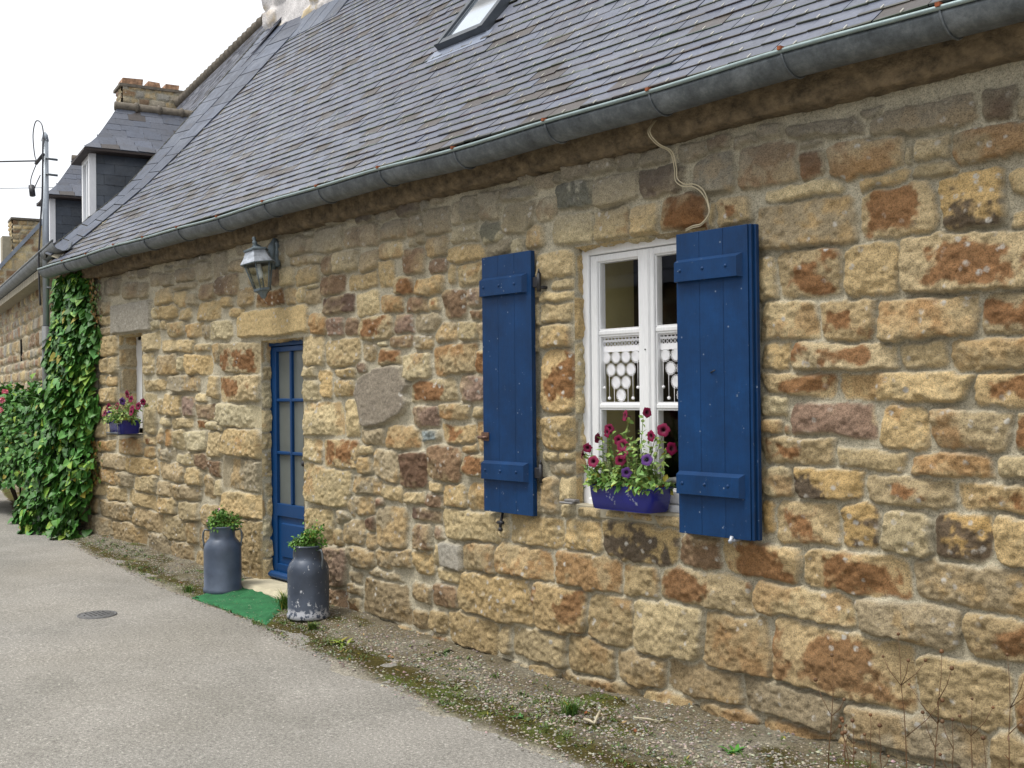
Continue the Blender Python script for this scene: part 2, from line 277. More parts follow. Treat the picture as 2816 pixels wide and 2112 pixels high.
STONES = """
-585,-505,552,566,g -615,-587,561,573,g -499,-409,539,562,g -403,-376,537,561,d -375,-342,530,551,y -510,-489,560,568,g -635,-572,519,560,o
-569,-546,544,553,y -570,-545,517,543,r -539,-469,511,544,o -467,-460,513,530,y -459,-427,515,533,y -426,-362,507,532,o -608,-526,498,514,p
-509,-464,496,513,y -459,-423,501,511,y -380,-356,476,495,y -619,-514,457,501,g -509,-441,455,501,r -435,-386,454,500,k -381,-343,452,465,y
-615,-597,412,451,y -595,-528,413,454,r -524,-474,409,452,y -472,-337,406,452,r -613,-554,375,410,y -551,-498,373,407,r -494,-409,371,404,o
-404,-357,371,402,r -613,-581,349,372,y -581,-477,346,370,r -474,-433,347,369,y -431,-344,343,367,o -612,-536,324,345,r -532,-415,320,343,y
-411,-358,317,341,r -614,-586,306,324,p -614,-592,290,303,y -590,-582,290,298,r -582,-499,289,318,m -492,-451,281,316,y -447,-385,282,313,o
-381,-345,282,312,r -614,-537,264,287,r -534,-472,262,279,y -465,-397,259,278,o -394,-359,261,277,y -614,-581,233,260,y -578,-511,234,261,k
-507,-428,234,257,r -425,-359,234,255,r -613,-604,199,228,k -600,-535,193,230,r -532,-496,195,232,k -491,-449,191,230,y -446,-398,193,230,k
-395,-359,194,230,y -659,-574,155,189,r -569,-468,153,189,r -464,-360,157,191,g -624,-522,123,154,y -518,-425,120,154,g -421,-360,121,153,r
-684,-608,62,119,o -603,-465,61,123,r -460,-385,62,115,y -382,-348,64,113,r -639,-536,29,63,g -529,-407,27,63,g -403,-362,32,67,y -623,-540,5,30,o
-540,-493,9,29,o -493,-428,8,31,y -882,-867,192,206,y -859,-825,193,207,y -822,-791,194,205,p -787,-751,194,206,y -749,-713,190,207,y
-707,-664,192,211,y -1106,-996,149,186,p -994,-979,158,183,y -976,-883,155,189,y -882,-823,154,192,y -820,-718,152,195,k -714,-664,156,189,d
-1063,-1004,111,148,o -1001,-903,115,151,o -895,-795,114,157,o -793,-744,116,154,y -740,-625,119,154,r -1070,-933,56,112,y -931,-848,58,116,r
-843,-780,58,115,y -777,-687,59,118,p -1091,-999,16,60,y -996,-975,22,56,y -972,-880,23,59,y -878,-806,23,62,y -802,-735,25,61,g -733,-640,28,65,g
-977,-945,3,14,y -941,-893,8,20,y -891,-771,9,23,o -765,-702,10,28,y -692,-613,14,32,o -920,-863,457,487,y -898,-859,444,455,y -916,-860,432,443,p
-917,-865,408,430,y -917,-868,380,406,y -918,-862,308,378,r -917,-863,265,303,y -917,-891,252,263,p -889,-862,253,264,p -906,-862,238,251,g
-916,-889,194,234,g -887,-860,208,236,p -925,-889,525,549,p -983,-925,517,550,y -941,-911,495,521,y -896,-831,493,526,p -830,-779,490,524,y
-777,-736,488,523,y -735,-676,489,525,K -674,-666,488,511,y -665,-624,487,514,r -889,-831,532,561,l -830,-766,528,558,y -764,-706,527,556,d
-691,-643,520,559,g -950,-929,570,586,y -925,-893,560,576,y -891,-878,561,574,y -877,-833,565,581,g -832,-798,565,579,y -797,-768,561,578,y
-764,-720,561,575,y -711,-676,555,572,y -675,-646,561,573,o -643,-613,558,568,y -989,-926,555,569,g -1205,-1147,565,589,d -1145,-1132,564,582,g
-1125,-1100,574,585,y -1255,-1205,566,581,g -1300,-1259,568,583,d -1323,-1306,574,585,d -1377,-1345,578,586,p -1139,-1083,533,567,y
-1083,-1066,540,568,p -1062,-1028,540,571,y -1026,-984,539,571,y -1414,-1333,537,574,y -1333,-1244,535,567,y -1241,-1182,538,561,g
-1179,-1143,536,563,y -1158,-1137,526,536,y -1079,-1031,518,537,p -1026,-986,510,536,l -1528,-1493,575,585,y -1450,-1423,568,575,p
-1497,-1442,543,570,y -1440,-1421,540,566,y -1490,-1433,527,541,y -1428,-1391,526,539,p -1395,-1361,506,533,d -1359,-1297,504,536,y
-1295,-1245,501,528,g -1242,-1191,513,536,p -1177,-1161,523,532,p -1131,-1091,504,529,g -1189,-1139,488,521,d -1131,-1089,483,502,d
-1088,-1020,492,513,y -1015,-970,493,510,g -1520,-1477,499,527,p -1474,-1403,495,522,y -1441,-1408,489,496,p -1400,-1332,472,503,d
-1325,-1251,477,498,y -1246,-1209,475,512,y -1207,-1166,462,487,r -1162,-1099,457,479,o -1090,-1075,468,494,y -1071,-1027,464,488,y
-1024,-1015,466,482,y -1550,-1523,502,529,d -1470,-1446,469,494,p -1444,-1402,466,488,g -1503,-1476,469,493,g -1604,-1512,472,495,K
-1398,-1310,447,474,D -1305,-1247,439,472,p -1240,-1189,440,462,o -1181,-1134,436,457,d -1129,-1109,438,452,r -1102,-1052,423,460,d
-1047,-1019,434,459,m -1043,-1019,418,430,d -1431,-1383,419,450,o -1378,-1339,415,440,m -1333,-1299,413,439,d -1293,-1214,405,437,r
-1207,-1167,410,435,m -1161,-1109,410,435,g -1117,-1076,395,419,g -1070,-1033,395,418,p -1028,-1017,394,414,g -1250,-1230,395,403,p
-1222,-1171,391,408,d -1165,-1123,386,404,g -1456,-1392,374,417,y -1386,-1297,371,409,y -1289,-1256,376,399,g -1246,-1195,368,392,r
-1192,-1130,347,381,p -1123,-1037,354,390,o -1034,-1017,352,381,r -1457,-1417,357,371,p -1411,-1374,326,367,y -1351,-1309,355,367,y
-1304,-1282,360,375,d -1307,-1177,289,366,O -1222,-1198,349,363,p -1175,-1075,321,348,r -1066,-1018,319,352,m -1457,-1403,320,351,p
-1364,-1312,328,351,y -1458,-1342,270,318,p -1337,-1295,270,322,p -1198,-1175,324,337,g -1168,-1111,286,314,m -1107,-1048,298,317,o
-1041,-1018,300,311,y -1296,-1235,259,283,g -1230,-1155,257,287,o -1149,-1112,269,284,b -1108,-1036,267,291,r -1034,-1019,259,295,o
-1459,-1402,230,263,p -1397,-1302,222,264,r -1294,-1264,246,258,y -1301,-1268,220,243,g -1260,-1203,211,254,g -1200,-1137,207,252,D
-1133,-1067,219,263,d -1061,-1037,257,267,y -1060,-1019,229,253,r -1458,-1324,169,224,p -1318,-1245,190,215,g -1244,-1194,187,207,y
-1188,-1143,186,201,y -1132,-1106,204,217,y -1139,-1105,183,202,d -1102,-1057,188,217,y -1051,-1017,187,221,o -1315,-1265,161,188,g
-1261,-1240,172,186,m -1329,-1317,158,185,g -1444,-1370,109,162,p -1426,-1336,51,108,m -1416,-1336,21,48,m -1358,-1325,145,162,g -1340,-1289,117,153,g
-1279,-1262,140,162,D -1256,-1186,121,179,g -1283,-1255,113,136,g -1172,-1108,165,181,D -1167,-1130,127,160,d -1124,-1101,144,161,m
-1326,-1264,86,115,g -1259,-1221,92,117,g -1218,-1175,99,122,g -1168,-1125,97,123,y -1110,-1066,110,143,G -1127,-1114,109,136,y -1326,-1296,64,79,g
-1278,-1198,78,90,g -1117,-1069,93,107,p -1329,-1295,47,61,g -1291,-1181,25,76,g -1174,-1131,59,82,g -1128,-1074,60,88,d -1172,-1138,26,48,g
-1134,-1097,27,52,y -1662,-1439,424,466,L -1731,-1592,367,416,r -1736,-1593,320,362,r -1747,-1590,278,314,p -1725,-1591,230,274,y
-1731,-1579,174,224,g -1727,-1577,128,169,y -1699,-1575,29,125,y -2227,-2026,457,515,G -2278,-2183,538,572,y -2166,-2093,525,556,y
-2086,-2042,521,551,y -2033,-1983,540,564,y -1977,-1924,535,557,y -1916,-1831,537,560,g -1823,-1766,531,567,y -1759,-1704,530,573,y
-1668,-1635,562,584,y -2146,-2099,565,579,y -2085,-2040,560,575,g -1918,-1872,565,576,p -1868,-1771,562,575,g -1695,-1647,535,555,y
-2014,-1925,503,531,y -1916,-1824,522,532,g -1917,-1871,491,521,y -1867,-1821,492,511,g -1813,-1749,497,524,d -1740,-1664,499,535,d
-1819,-1733,461,493,y -1724,-1686,479,497,y -1661,-1612,476,506,g -1995,-1905,473,497,y -2019,-1999,477,500,p -1901,-1846,467,486,y
-1700,-1648,461,474,y -2026,-1985,457,472,p -1980,-1951,455,471,y -1945,-1878,440,465,y -1872,-1801,434,457,o -1768,-1689,427,457,p
-1797,-1772,431,453,g -2298,-2235,479,496,y -2289,-2232,501,527,y -2312,-2235,458,473,g -2299,-2201,414,454,y -2297,-2252,380,410,y
-2242,-2201,378,410,y -2306,-2266,356,374,y -2258,-2202,353,372,y -2301,-2203,317,348,y -2312,-2203,288,311,y -2067,-1989,418,451,y
-1979,-1839,411,433,y -1834,-1772,409,421,y -2068,-2016,373,413,y -2008,-1909,370,406,g -1905,-1879,377,401,p -1873,-1763,367,402,y
-1765,-1736,386,419,g -1940,-1816,338,367,g -2068,-1961,340,361,y -2069,-2005,259,335,p -2000,-1975,296,323,y -1968,-1894,295,333,y
-1888,-1839,293,328,m -1834,-1747,288,314,d -1984,-1941,275,290,p -1933,-1846,272,289,y -1830,-1784,273,289,r -1776,-1726,270,286,p
-2068,-2010,238,253,r -1995,-1971,241,268,p -1967,-1934,236,268,o -1926,-1875,234,268,p -1869,-1790,232,266,p -1784,-1729,225,268,y
-2335,-2260,245,282,y -2352,-2322,221,239,g -2314,-2215,217,238,o -2202,-2073,215,246,o -2066,-2015,211,234,y -2006,-1916,210,231,g
-1908,-1841,205,225,p -1835,-1787,200,228,d -1781,-1733,191,218,d -2363,-2298,193,218,y -2288,-2161,182,213,g -2154,-2000,178,211,y
-1992,-1882,173,206,g -1877,-1806,170,204,y -1800,-1755,153,191,g -1751,-1732,158,185,y -2318,-2211,152,181,o -2203,-2121,149,178,g
-2114,-2010,141,176,y -2003,-1944,140,170,g -1938,-1814,141,169,g -2356,-2270,123,149,y -2263,-2157,118,147,y -2145,-2012,115,146,y
-2006,-1918,111,141,y -1908,-1820,106,139,y -1809,-1739,105,141,y -2365,-2316,83,116,g -2308,-2122,79,117,g -2113,-1981,70,112,g -1975,-1878,63,109,y
-1872,-1830,66,105,y -1823,-1740,60,98,g -2380,-2220,38,80,g -2213,-2058,33,78,g -2052,-1946,29,72,g -1940,-1846,28,65,g -1837,-1737,15,54,y
"""
# ---------------------------------------------------------------- stone walls (height field of individual stones)
CLS = {'y': (188, 167, 126), 'p': (196, 180, 142), 'g': (168, 153, 124), 'o': (180, 156, 116), 'r': (184, 163, 124), 'd': (132, 110, 88),
       'D': (104, 84, 70), 'm': (150, 126, 108), 'k': (188, 160, 110), 'K': (124, 90, 58), 'G': (164, 155, 138), 'O': (146, 133, 114), 'b': (138, 146, 144),
       'l': (196, 186, 152), 'L': (190, 170, 128)}
ALB = .88
def stone_field(U, V, stones, holes=(), seed=0, relief=.036, grow=.004, gap=.013, bev=.013, warp=.013, edge0=None, grime=False):
    """U,V 1-D coordinate arrays (m); stones: (u0,u1,v0,v1,class). -> height, colour, mask arrays"""
    uu, vv = np.meshgrid(U, V, indexing='ij'); rs = np.random.RandomState(seed)
    wu = uu + warp * fbm(uu * 7, vv * 7, seed + 11, 3) + .009 * fbm(uu * 26, vv * 26, seed + 14, 3)
    wv = vv + warp * fbm(uu * 7 + 31, vv * 7, seed + 21, 3) + .009 * fbm(uu * 26 + 9, vv * 26, seed + 24, 3)
    hf = np.ones(uu.shape)
    for (h0, h1, w0, w1) in holes: hf = np.minimum(hf, sstep(0, .022, np.maximum(np.maximum(h0 - uu, uu - h1), np.maximum(w0 - vv, vv - w1))))
    if edge0 is not None: hf = hf * sstep(0, .02, (uu if edge0 == 'u' else vv) + .004)
    d1 = np.full(uu.shape, 1.); d2 = np.full(uu.shape, 1.); idx = np.full(uu.shape, -1, int)
    par = []
    for k, (u0, u1, v0, v1, c) in enumerate(stones):
        cu, cv, a, b = (u0 + u1) / 2, (v0 + v1) / 2, (u1 - u0) / 2, (v1 - v0) / 2
        m = .06; i0, i1 = np.searchsorted(U, (u0 - m, u1 + m)); j0, j1 = np.searchsorted(V, (v0 - m, v1 + m))
        r = min(a, b) * rs.uniform(.25, .58); th = rs.uniform(-.06, .06) if c != 'L' else 0; tp = rs.uniform(-.22, .22) if b < .3 and c not in 'LGO' else 0
        if c == 'O': th = .25; r = min(a, b) * .9
        if c in 'GL': th = 0; r = min(a, b) * .2
        sm_ = .15 if c in 'GLO' else 1.; pls = []
        for q_ in range(5):
            an_ = q_ * 1.2566 + rs.uniform(-.5, .5); g_ = rs.uniform(.08, .34) * sm_ * min(1, .085 / min(a, b)); reach = a * abs(math.cos(an_)) + b * abs(math.sin(an_)); pls += [math.cos(an_) * g_, math.sin(an_) * g_, g_ * reach * rs.uniform(.35, 1.05)]
        par.append([rs.uniform(.6, 1.3) if sm_ == 1 else 1.3, rs.uniform(-.08, .08) * sm_, rs.uniform(-.12, .10) * sm_, rs.rand(), cu, cv, a, b, sm_] + pls)
        if i1 <= i0 or j1 <= j0: continue
        x = wu[i0:i1, j0:j1] - cu; y = wv[i0:i1, j0:j1] - cv
        x, y = x * math.cos(th) + y * math.sin(th), -x * math.sin(th) + y * math.cos(th)
        aa = a * (1 + tp * y / max(b, .01) * .5)
        qx = np.abs(x) - aa + r; qy = np.abs(y) - b + r
        d = np.hypot(np.maximum(qx, 0), np.maximum(qy, 0)) + np.minimum(np.maximum(qx, qy), 0) - r
        D1 = d1[i0:i1, j0:j1]; D2 = d2[i0:i1, j0:j1]; I = idx[i0:i1, j0:j1]
        lt = d < D1; D2[:] = np.where(lt, D1, np.minimum(D2, d)); I[:] = np.where(lt, k, I); D1[:] = np.where(lt, d, D1)
    s = np.minimum((d2 - d1) / 2 - gap / 2, grow - d1)
    for (h0, h1, w0, w1) in holes:
        dx = np.maximum(h0 - uu, uu - h1); dy = np.maximum(w0 - vv, vv - w1)
        s = np.minimum(s, np.where((dx < 0) & (dy < 0), 0, np.maximum(dx, dy)) + .004)
    s = np.where(idx < 0, -1, s); K = np.maximum(idx, 0)
    P = np.array(par) if par else np.zeros((1, 24)); amp, tu, tv, rnd, cu, cv, sa, sb, smo = P[:, :9][K].transpose(2, 0, 1)
    plane = np.full(uu.shape, 9.)
    for q_ in range(5): pq = P[:, 9 + 3 * q_:12 + 3 * q_][K]; plane = np.minimum(plane, pq[..., 2] - pq[..., 0] * (wu - cu) - pq[..., 1] * (wv - cv))
    plane = np.clip(plane, -.022, .012)
    t = np.clip(s / bev, 0, 1); prof = np.sqrt(np.clip(1 - (1 - t) ** 2, 0, 1))
    facet = np.abs(fbm(uu * 14 + 40 * rnd, vv * 14, seed + 31, 3))
    h = prof * (relief * amp + (uu - cu) * tu + (vv - cv) * tv + plane * 1.15 + smo * (.008 * fbm(uu * 9 + rnd * 50, vv * 9, seed + 41, 3) - .011 * facet)) \
        + prof * (.3 + .7 * smo) * .012 * fbm(uu * 38, vv * 38, seed + 51, 3)
    mort = .007 * fbm(uu * 12, vv * 12, seed + 61, 3) + .0025 * fbm(uu * 60, vv * 60, seed + 65, 2)
    h = np.where(s > 0, np.maximum(h, mort * 0 + .002), 0) + mort * (1 - prof)
    h = h * hf
    # colour
    C = np.array([srgb(*CLS[c[4]], ALB) for c in stones] or [(0, 0, 0)]); cls = np.array([c[4] for c in stones] or ['y'])[K]
    jit = np.array([rs.uniform(.84, 1.10) for _ in stones] or [1.]); jh = np.array([rs.uniform(-.06, .06) for _ in stones] or [0.])
    col = C[K] * jit[K][..., None] * np.stack([1 + jh[K], np.ones_like(uu), 1 - jh[K] * 1.6], -1)
    big = fbm(uu * 5 + rnd * 90, vv * 6 + rnd * 33, seed + 71, 4); fin = fbm(uu * 26, vv * 26 + rnd * 11, seed + 77, 3)
    def blend(mask, rgb, k=1.0):
        nonlocal col; mm = np.clip(mask * k, 0, 1)[..., None]; col = col * (1 - mm) + np.array(srgb(*rgb, ALB)) * mm
    lx = (uu - cu) / np.maximum(sa, .02); lz = (vv - cv) / np.maximum(sb, .02)
    core = 1 - np.maximum(np.abs(lx + .3 * (rnd - .5)), np.abs(lz))
    q = big + .35 * fin
    blend((cls == 'r') * sstep(-.14, .14, q + core * .9 - .36), (132, 90, 54), .85)
    blend((cls == 'o') * sstep(-.05, .3, q), (156, 112, 66), .55)
    blend((cls == 'k') * sstep(.02, .4, q - .3 * lz + .5 * fin), (70, 63, 60), .85)
    blend((cls == 'l') * sstep(.02, .16, q), (92, 96, 86), .7)
    blend(np.isin(cls, list('dDmKb')) * sstep(.0, .3, -q) * (1 - core), (186, 168, 130), .55)
    blend(np.isin(cls, list('yp')) * sstep(.12, .42, q) * (rnd > .62), (158, 120, 76), .5)
    blend(np.isin(cls, list('ypo')) * sstep(.1, .4, -q), (154, 142, 112), .5)
    blend((cls == 'g') * sstep(.05, .4, q), (184, 152, 100), .5)
    if grime:
        gz = sstep(.85, .15, vv - .12 * fbm(uu * 3, vv * 3, seed + 99, 3) - np.interp(uu, [-12, -6, -1.9], [.1, 0, .1])) * .8
        col = col * (1 - gz[..., None] * .55) + np.array(srgb(142, 122, 90, .85)) * (gz * .45)[..., None]
        gt = sstep(2.45, 2.85, vv + .12 * fbm(uu * 2.5, vv * 3, seed + 103, 3)); gr = col.mean(-1, keepdims=True)  # eave shade painted into the top colours, along with greyer upper stones
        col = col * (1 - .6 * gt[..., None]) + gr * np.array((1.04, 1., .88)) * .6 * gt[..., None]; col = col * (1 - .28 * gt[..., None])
    ed = np.clip(1 - s / (.012 + .010 * fbm(uu * 20, vv * 20, seed + 81, 2)), 0, 1) * (.5 + .5 * sstep(-.2, .3, fbm(uu * 4, vv * 4, seed + 85, 2)))
    mc = np.array(srgb(182, 174, 152, ALB)) * (1 + .16 * fbm(uu * 3, vv * 3, seed + 91, 3) + .12 * fbm(uu * 25, vv * 25, seed + 95, 3))[..., None]
    ed = np.where(s > 0, ed * .8, 1)[..., None]; col = col * (1 - ed) + mc * ed
    return h, col, (s > .004).astype(np.float32)
def free_fill(stones, u0, u1, v0, v1, seed, wmin, wmax, hmin, hmax, holes=(), classes='yyyppgorodm', n=6000, cell=.012, m=.012):
    """pack extra small stones into what the traced ones leave free"""
    rs = np.random.RandomState(seed); nu, nv = int((u1 - u0) / cell), int((v1 - v0) / cell); occ = np.zeros((nu, nv), bool)
    def rr(a, b, c, d): return (slice(max(0, int((a - u0) / cell)), max(0, int(math.ceil((b - u0) / cell)))), slice(max(0, int((c - v0) / cell)), max(0, int(math.ceil((d - v0) / cell)))))
    for s in stones: occ[rr(s[0] - m, s[1] + m, s[2] - m, s[3] + m)] = True
    for h in holes: occ[rr(*h)] = True
    out = []
    for it in range(n):
        f = 1 - it / n; w = (wmin + (wmax - wmin) * rs.rand() * f); h = (hmin + (hmax - hmin) * rs.rand() * f)
        a = rs.uniform(u0, u1 - w); b = rs.uniform(v0, v1 - h); sl = rr(a, a + w, b, b + h)
        if occ[sl].any(): continue
        # grow a little
        for _ in range(6):
            for k, (da, db, dc, dd) in enumerate(((-cell, 0, 0, 0), (0, cell, 0, 0), (0, 0, -cell, 0), (0, 0, 0, cell))):
                na, nb, nc, nd = a + da, a + w + db, b + dc, b + h + dd
                if na < u0 or nb > u1 or nc < v0 or nd > v1 or (nb - na) > wmax * 1.3 or (nd - nc) > hmax * 1.3: continue
                if not occ[rr(na, nb, nc, nd)].any(): a, w, b, h = na, nb - na, nc, nd - nc
        occ[rr(a - m, a + w + m, b - m, b + h + m)] = True
        out.append((a, a + w, b, b + h, classes[rs.randint(len(classes))]))
    return out
def courses(u0, u1, v0, v1, seed, hmin=.1, hmax=.22, wmin=.12, wmax=.42, gap=.02, classes='yyyppgorodm', holes=()):
    rs = np.random.RandomState(seed); out = []; v = v0
    while v < v1:
        h = rs.uniform(hmin, hmax); u = u0 - rs.rand() * wmax
        while u < u1:
            w = rs.uniform(wmin, wmax) * (h / hmax) ** .4
            if not any(u + w > a and u < b and v + h > c and v < d for a, b, c, d in holes):
                out.append((u, u + w, v + rs.uniform(-.01, .01), v + h + rs.uniform(-.012, .012), classes[rs.randint(len(classes))]))
            u += w + gap
        v += h + gap
    return out
def stone_surface(name, O, A, B, N, U, V, stones, holes=(), seed=0, parent=None, **kw):
    h, col, mask = stone_field(U, V, stones, holes, seed, **kw)
    uu, vv = np.meshgrid(U, V, indexing='ij'); O, A, B, N = (np.array(x, float) for x in (O, A, B, N))
    P = O + uu[..., None] * A + vv[..., None] * B + h[..., None] * N
    uc = (U[:-1] + U[1:]) / 2; vc = (V[:-1] + V[1:]) / 2; keep = np.ones((len(uc), len(vc)), bool)
    for (a, b, c, d) in holes: keep &= ~(((uc > a) & (uc < b))[:, None] & ((vc > c) & (vc < d))[None])
    if np.dot(np.cross(A, B), N) < 0: P = P[::-1]; col = col[::-1]; mask = mask[::-1]; keep = keep[::-1]
    return grid_obj(name, P, keep, col, M['stone'], parent, True, mask)
def snap(arr, vals):
    arr = np.array(arr)
    for v in vals: i = np.argmin(np.abs(arr - v)); arr[i] = v
    return arr
# ---------------------------------------------------------------- ground
def road_z(X, Y=0):
    return np.interp(X, [-60, -20, -14, -12, -8, -6, -4.5, -2, 4], [-.1, .14, .2, .17, .10, .05, .0, -.01, 0.]) * np.ones_like(Y)
def edge_y(X):            # where the verge meets the road
    return np.interp(X, [-40, -20, -15, -12, -9, -7.2, -5.7, -4.7, -3.3, -1, 3], [5.2, 1.3, .12, -.34, -.54, -.63, -.70, -.75, -.80, -.9, -.95])
def wall_y(X): return np.where(X < -12.45, .05 + (-12.45 - X) * .182, 0)
def verge_z(X, Y):
    e = edge_y(X); w = wall_y(X); t = np.clip((Y - e) / np.maximum(w - e, .1), -.6, 1.1)
    hw = np.interp(X, [-14, -12, -8, -6, -4.5, -3.2, -1.9, 2], [.07, .06, .07, .04, .05, .11, .16, .2])
    return road_z(X, Y) + hw * np.where(t > 0, np.abs(t) ** 1.1, t * 2.2) + .022 * fbm(X * 2.2, Y * 2.6, 301, 3) + .008 * fbm(X * 14, Y * 14, 305, 3)
def ground_mat(name, kind):
    t = NT(name); a = t.attr('Col')
    if kind == 'road':
        n1 = t.noise(1.1, 4, .6); n2 = t.noise(62, 5, .85); n3 = t.noise(190, 2, .6); n4 = t.noise(.35, 3, .5)
        c = t.ramp(n1, [(.35, srgb(164, 161, 153, .6)), (.65, srgb(184, 180, 172, .62))])
        c = t.mix(c, srgb(182, 174, 158, .62), t.ramp(n4, [(.45, 0.0), (.7, .35)]))
        c = t.mix(c, t.ramp(n2, [(.3, .15), (.43, .85), (.57, 1.2), (.67, 2.4)]), .9, 'MULTIPLY')
        c = t.mix(c, t.ramp(n3, [(.3, .5), (.6, 1.2)]), .75, 'MULTIPLY')
        v = t.n.new('ShaderNodeTexVoronoi'); v.inputs['Scale'].default_value = 26; t.l.new(t.co.outputs['Object'], v.inputs['Vector'])
        c = t.mix(c, (.06, .055, .05), t.math('MULTIPLY', t.ramp(v.outputs['Distance'], [(.05, .8), (.12, 0.0)]), t.ramp(t.noise(5, 3, .6), [(.5, 0.0), (.6, 1.0)])))
        t.col(c).set(Roughness=.9); t.bump(t.math('ADD', n2, t.math('MULTIPLY', n3, .5)), .006, 1.0)
    else:
        n2 = t.noise(60, 5, .8); n3 = t.noise(170, 3, .7); n5 = t.noise(7, 5, .7)
        c = t.mix(a.outputs['Color'], t.ramp(n2, [(.3, .35), (.48, .9), (.62, 1.5), (.72, 2.2)]), .85, 'MULTIPLY')
        c = t.mix(c, t.ramp(n3, [(.3, .5), (.65, 1.5)]), .7, 'MULTIPLY'); c = t.mix(c, t.ramp(n5, [(.3, .7), (.7, 1.2)]), .7, 'MULTIPLY')
        t.col(c).set(Roughness=.95); t.bump(t.math('ADD', n2, t.math('MULTIPLY', n3, .5)), .014, 1.0)
    t.p.inputs['Specular IOR Level'].default_value = .2
    return t.m
M['road'] = ground_mat('road_surface', 'road'); M['verge'] = ground_mat('gravel_dirt', 'verge')
M['field'] = simple('far_ground', srgb(120, 120, 90, .6), .95, .2, .3)
gx = np.concatenate([-np.geomspace(1500, 61, 14), np.arange(-60, -16, 1.), np.arange(-16, 4, .1), np.geomspace(4, 1500, 22)])
gy = np.concatenate([-np.geomspace(1500, 9, 16), np.arange(-8.5, 2, .1), np.geomspace(2.1, 1500, 26)])
X, Y = np.meshgrid(gx, gy, indexing='ij')
Z = road_z(X, Y) + .006 * fbm(X * 1.5, Y * 1.5, 311, 3) * (np.abs(X) < 60)
Z = Z - .55 * sstep(0, 1.2, Y - wall_y(X) - .1) * (X > -20)
tag(grid_obj('road', np.stack([X, Y, Z], -1), m=M['road']), kind='structure')
gx = np.concatenate([np.arange(-34, -13, .12), np.arange(-13, -6, .03), np.arange(-6, -1.2, .018), np.arange(-1.2, 1.4, .1)]); tt = np.linspace(-.5, 1.08, 110)
X = gx[:, None] * np.ones_like(tt)[None]; E_ = edge_y(X); Y = E_ + (wall_y(X) + .05 - E_) * tt[None]
Z = verge_z(X, Y)
dirt = np.array(srgb(130, 120, 98, .75)); grav = np.array(srgb(146, 140, 122, .8)); moss = np.array(srgb(86, 78, 32, .7)); grn = np.array(srgb(94, 106, 40, .7))
a = sstep(-.2, .3, fbm(X * 3, Y * 5, 321, 4) + .35 * (.5 - tt[None])); col = dirt * (1 - a[..., None]) + grav * a[..., None]
mm = np.exp(-((tt[None] - .17 + .14 * fbm(X * .9, Y * 2, 331, 3)) / .19) ** 2) * sstep(-.75, -.2, fbm(X * 2.2, Y * 5, 335, 4))
mm = np.maximum(mm, .75 * sstep(.05, .32, fbm(X * 2.5, Y * 6, 341, 4)) * (tt[None] < .85) * (tt[None] > .0)); mm = np.clip(mm * 1.25, 0, .96)[..., None]
mc = moss + (grn - moss) * sstep(.0, .5, fbm(X * 6, Y * 9, 345, 3))[..., None]
col = col * (1 - mm) + mc * mm
rc = np.array(srgb(170, 164, 150, .8)); e = sstep(.06, -.1, tt[None] + .1 * fbm(X * 4, Y * 8, 351, 4) + 0 * X)[..., None]; col = col * (1 - e) + rc * e
tag(grid_obj('verge', np.stack([X, Y, Z], -1), col=col, m=M['verge']), kind='structure')
# loose gravel on the verge: real pebbles, one uncountable mass
rs = np.random.RandomState(5); N = 52000
px = -1.3 - 11.7 * rs.rand(N) ** 1.5; e = edge_y(px); t_ = np.clip(rs.beta(1.7, 2.2, N) * 1.2 - .13, -.12, 1.0); py = e + (wall_y(px) - e) * t_
pz = np.maximum(verge_z(px, py), road_z(px)) ; r = .003 + .0062 * rs.rand(N) ** 3 * (1 + .5 * (px > -6)); keep = (fbm(px * 2.3, py * 6, 361, 3) > -.2 - .35 * rs.rand(N)) & (rs.rand(N) > .72 * np.exp(-((t_ - .17) / .13) ** 2))
px, py, pz, r, t_ = px[keep], py[keep], pz[keep], r[keep], t_[keep]; n = len(px)
oct_ = np.array([(1, 0, 0), (0, 1, 0), (-1, 0, 0), (0, -1, 0), (0, 0, .7), (0, 0, -.7)]); of = np.array([(0, 1, 4), (1, 2, 4), (2, 3, 4), (3, 0, 4), (1, 0, 5), (2, 1, 5), (3, 2, 5), (0, 3, 5)])
an = rs.rand(n) * 6.28; ca, sa = np.cos(an), np.sin(an); jit = 1 + .3 * rs.randn(n, 6, 1) * .6
v = oct_[None] * r[:, None, None] * jit * np.stack([np.ones(n), .6 + .4 * rs.rand(n), .6 + .4 * rs.rand(n)], -1)[:, None]
vx = v[..., 0] * ca[:, None] - v[..., 1] * sa[:, None]; vy = v[..., 0] * sa[:, None] + v[..., 1] * ca[:, None]
V = np.stack([vx + px[:, None], vy + py[:, None], v[..., 2] + (pz + r * .2)[:, None]], -1).reshape(-1, 3); Fm = (of[None] + (np.arange(n) * 6)[:, None, None]).reshape(-1, 3)
me = bpy.data.meshes.new('gravel'); me.from_pydata(V.tolist(), [], Fm.tolist())
pc = np.array(srgb(172, 164, 148, .8))[None] * (.35 + .95 * rs.rand(n, 1) ** 1.5) * (1 + .08 * rs.randn(n, 3)); c4 = np.ones((n, 6, 4), np.float32); c4[..., :3] = pc[:, None]
me.color_attributes.new('Col', 'FLOAT_COLOR', 'POINT').data.foreach_set('color', c4.ravel())
t = NT('pebbles'); t.col(t.attr().outputs['Color']).set(Roughness=.85)
tag(link('gravel', me, t.m), kind='stuff')
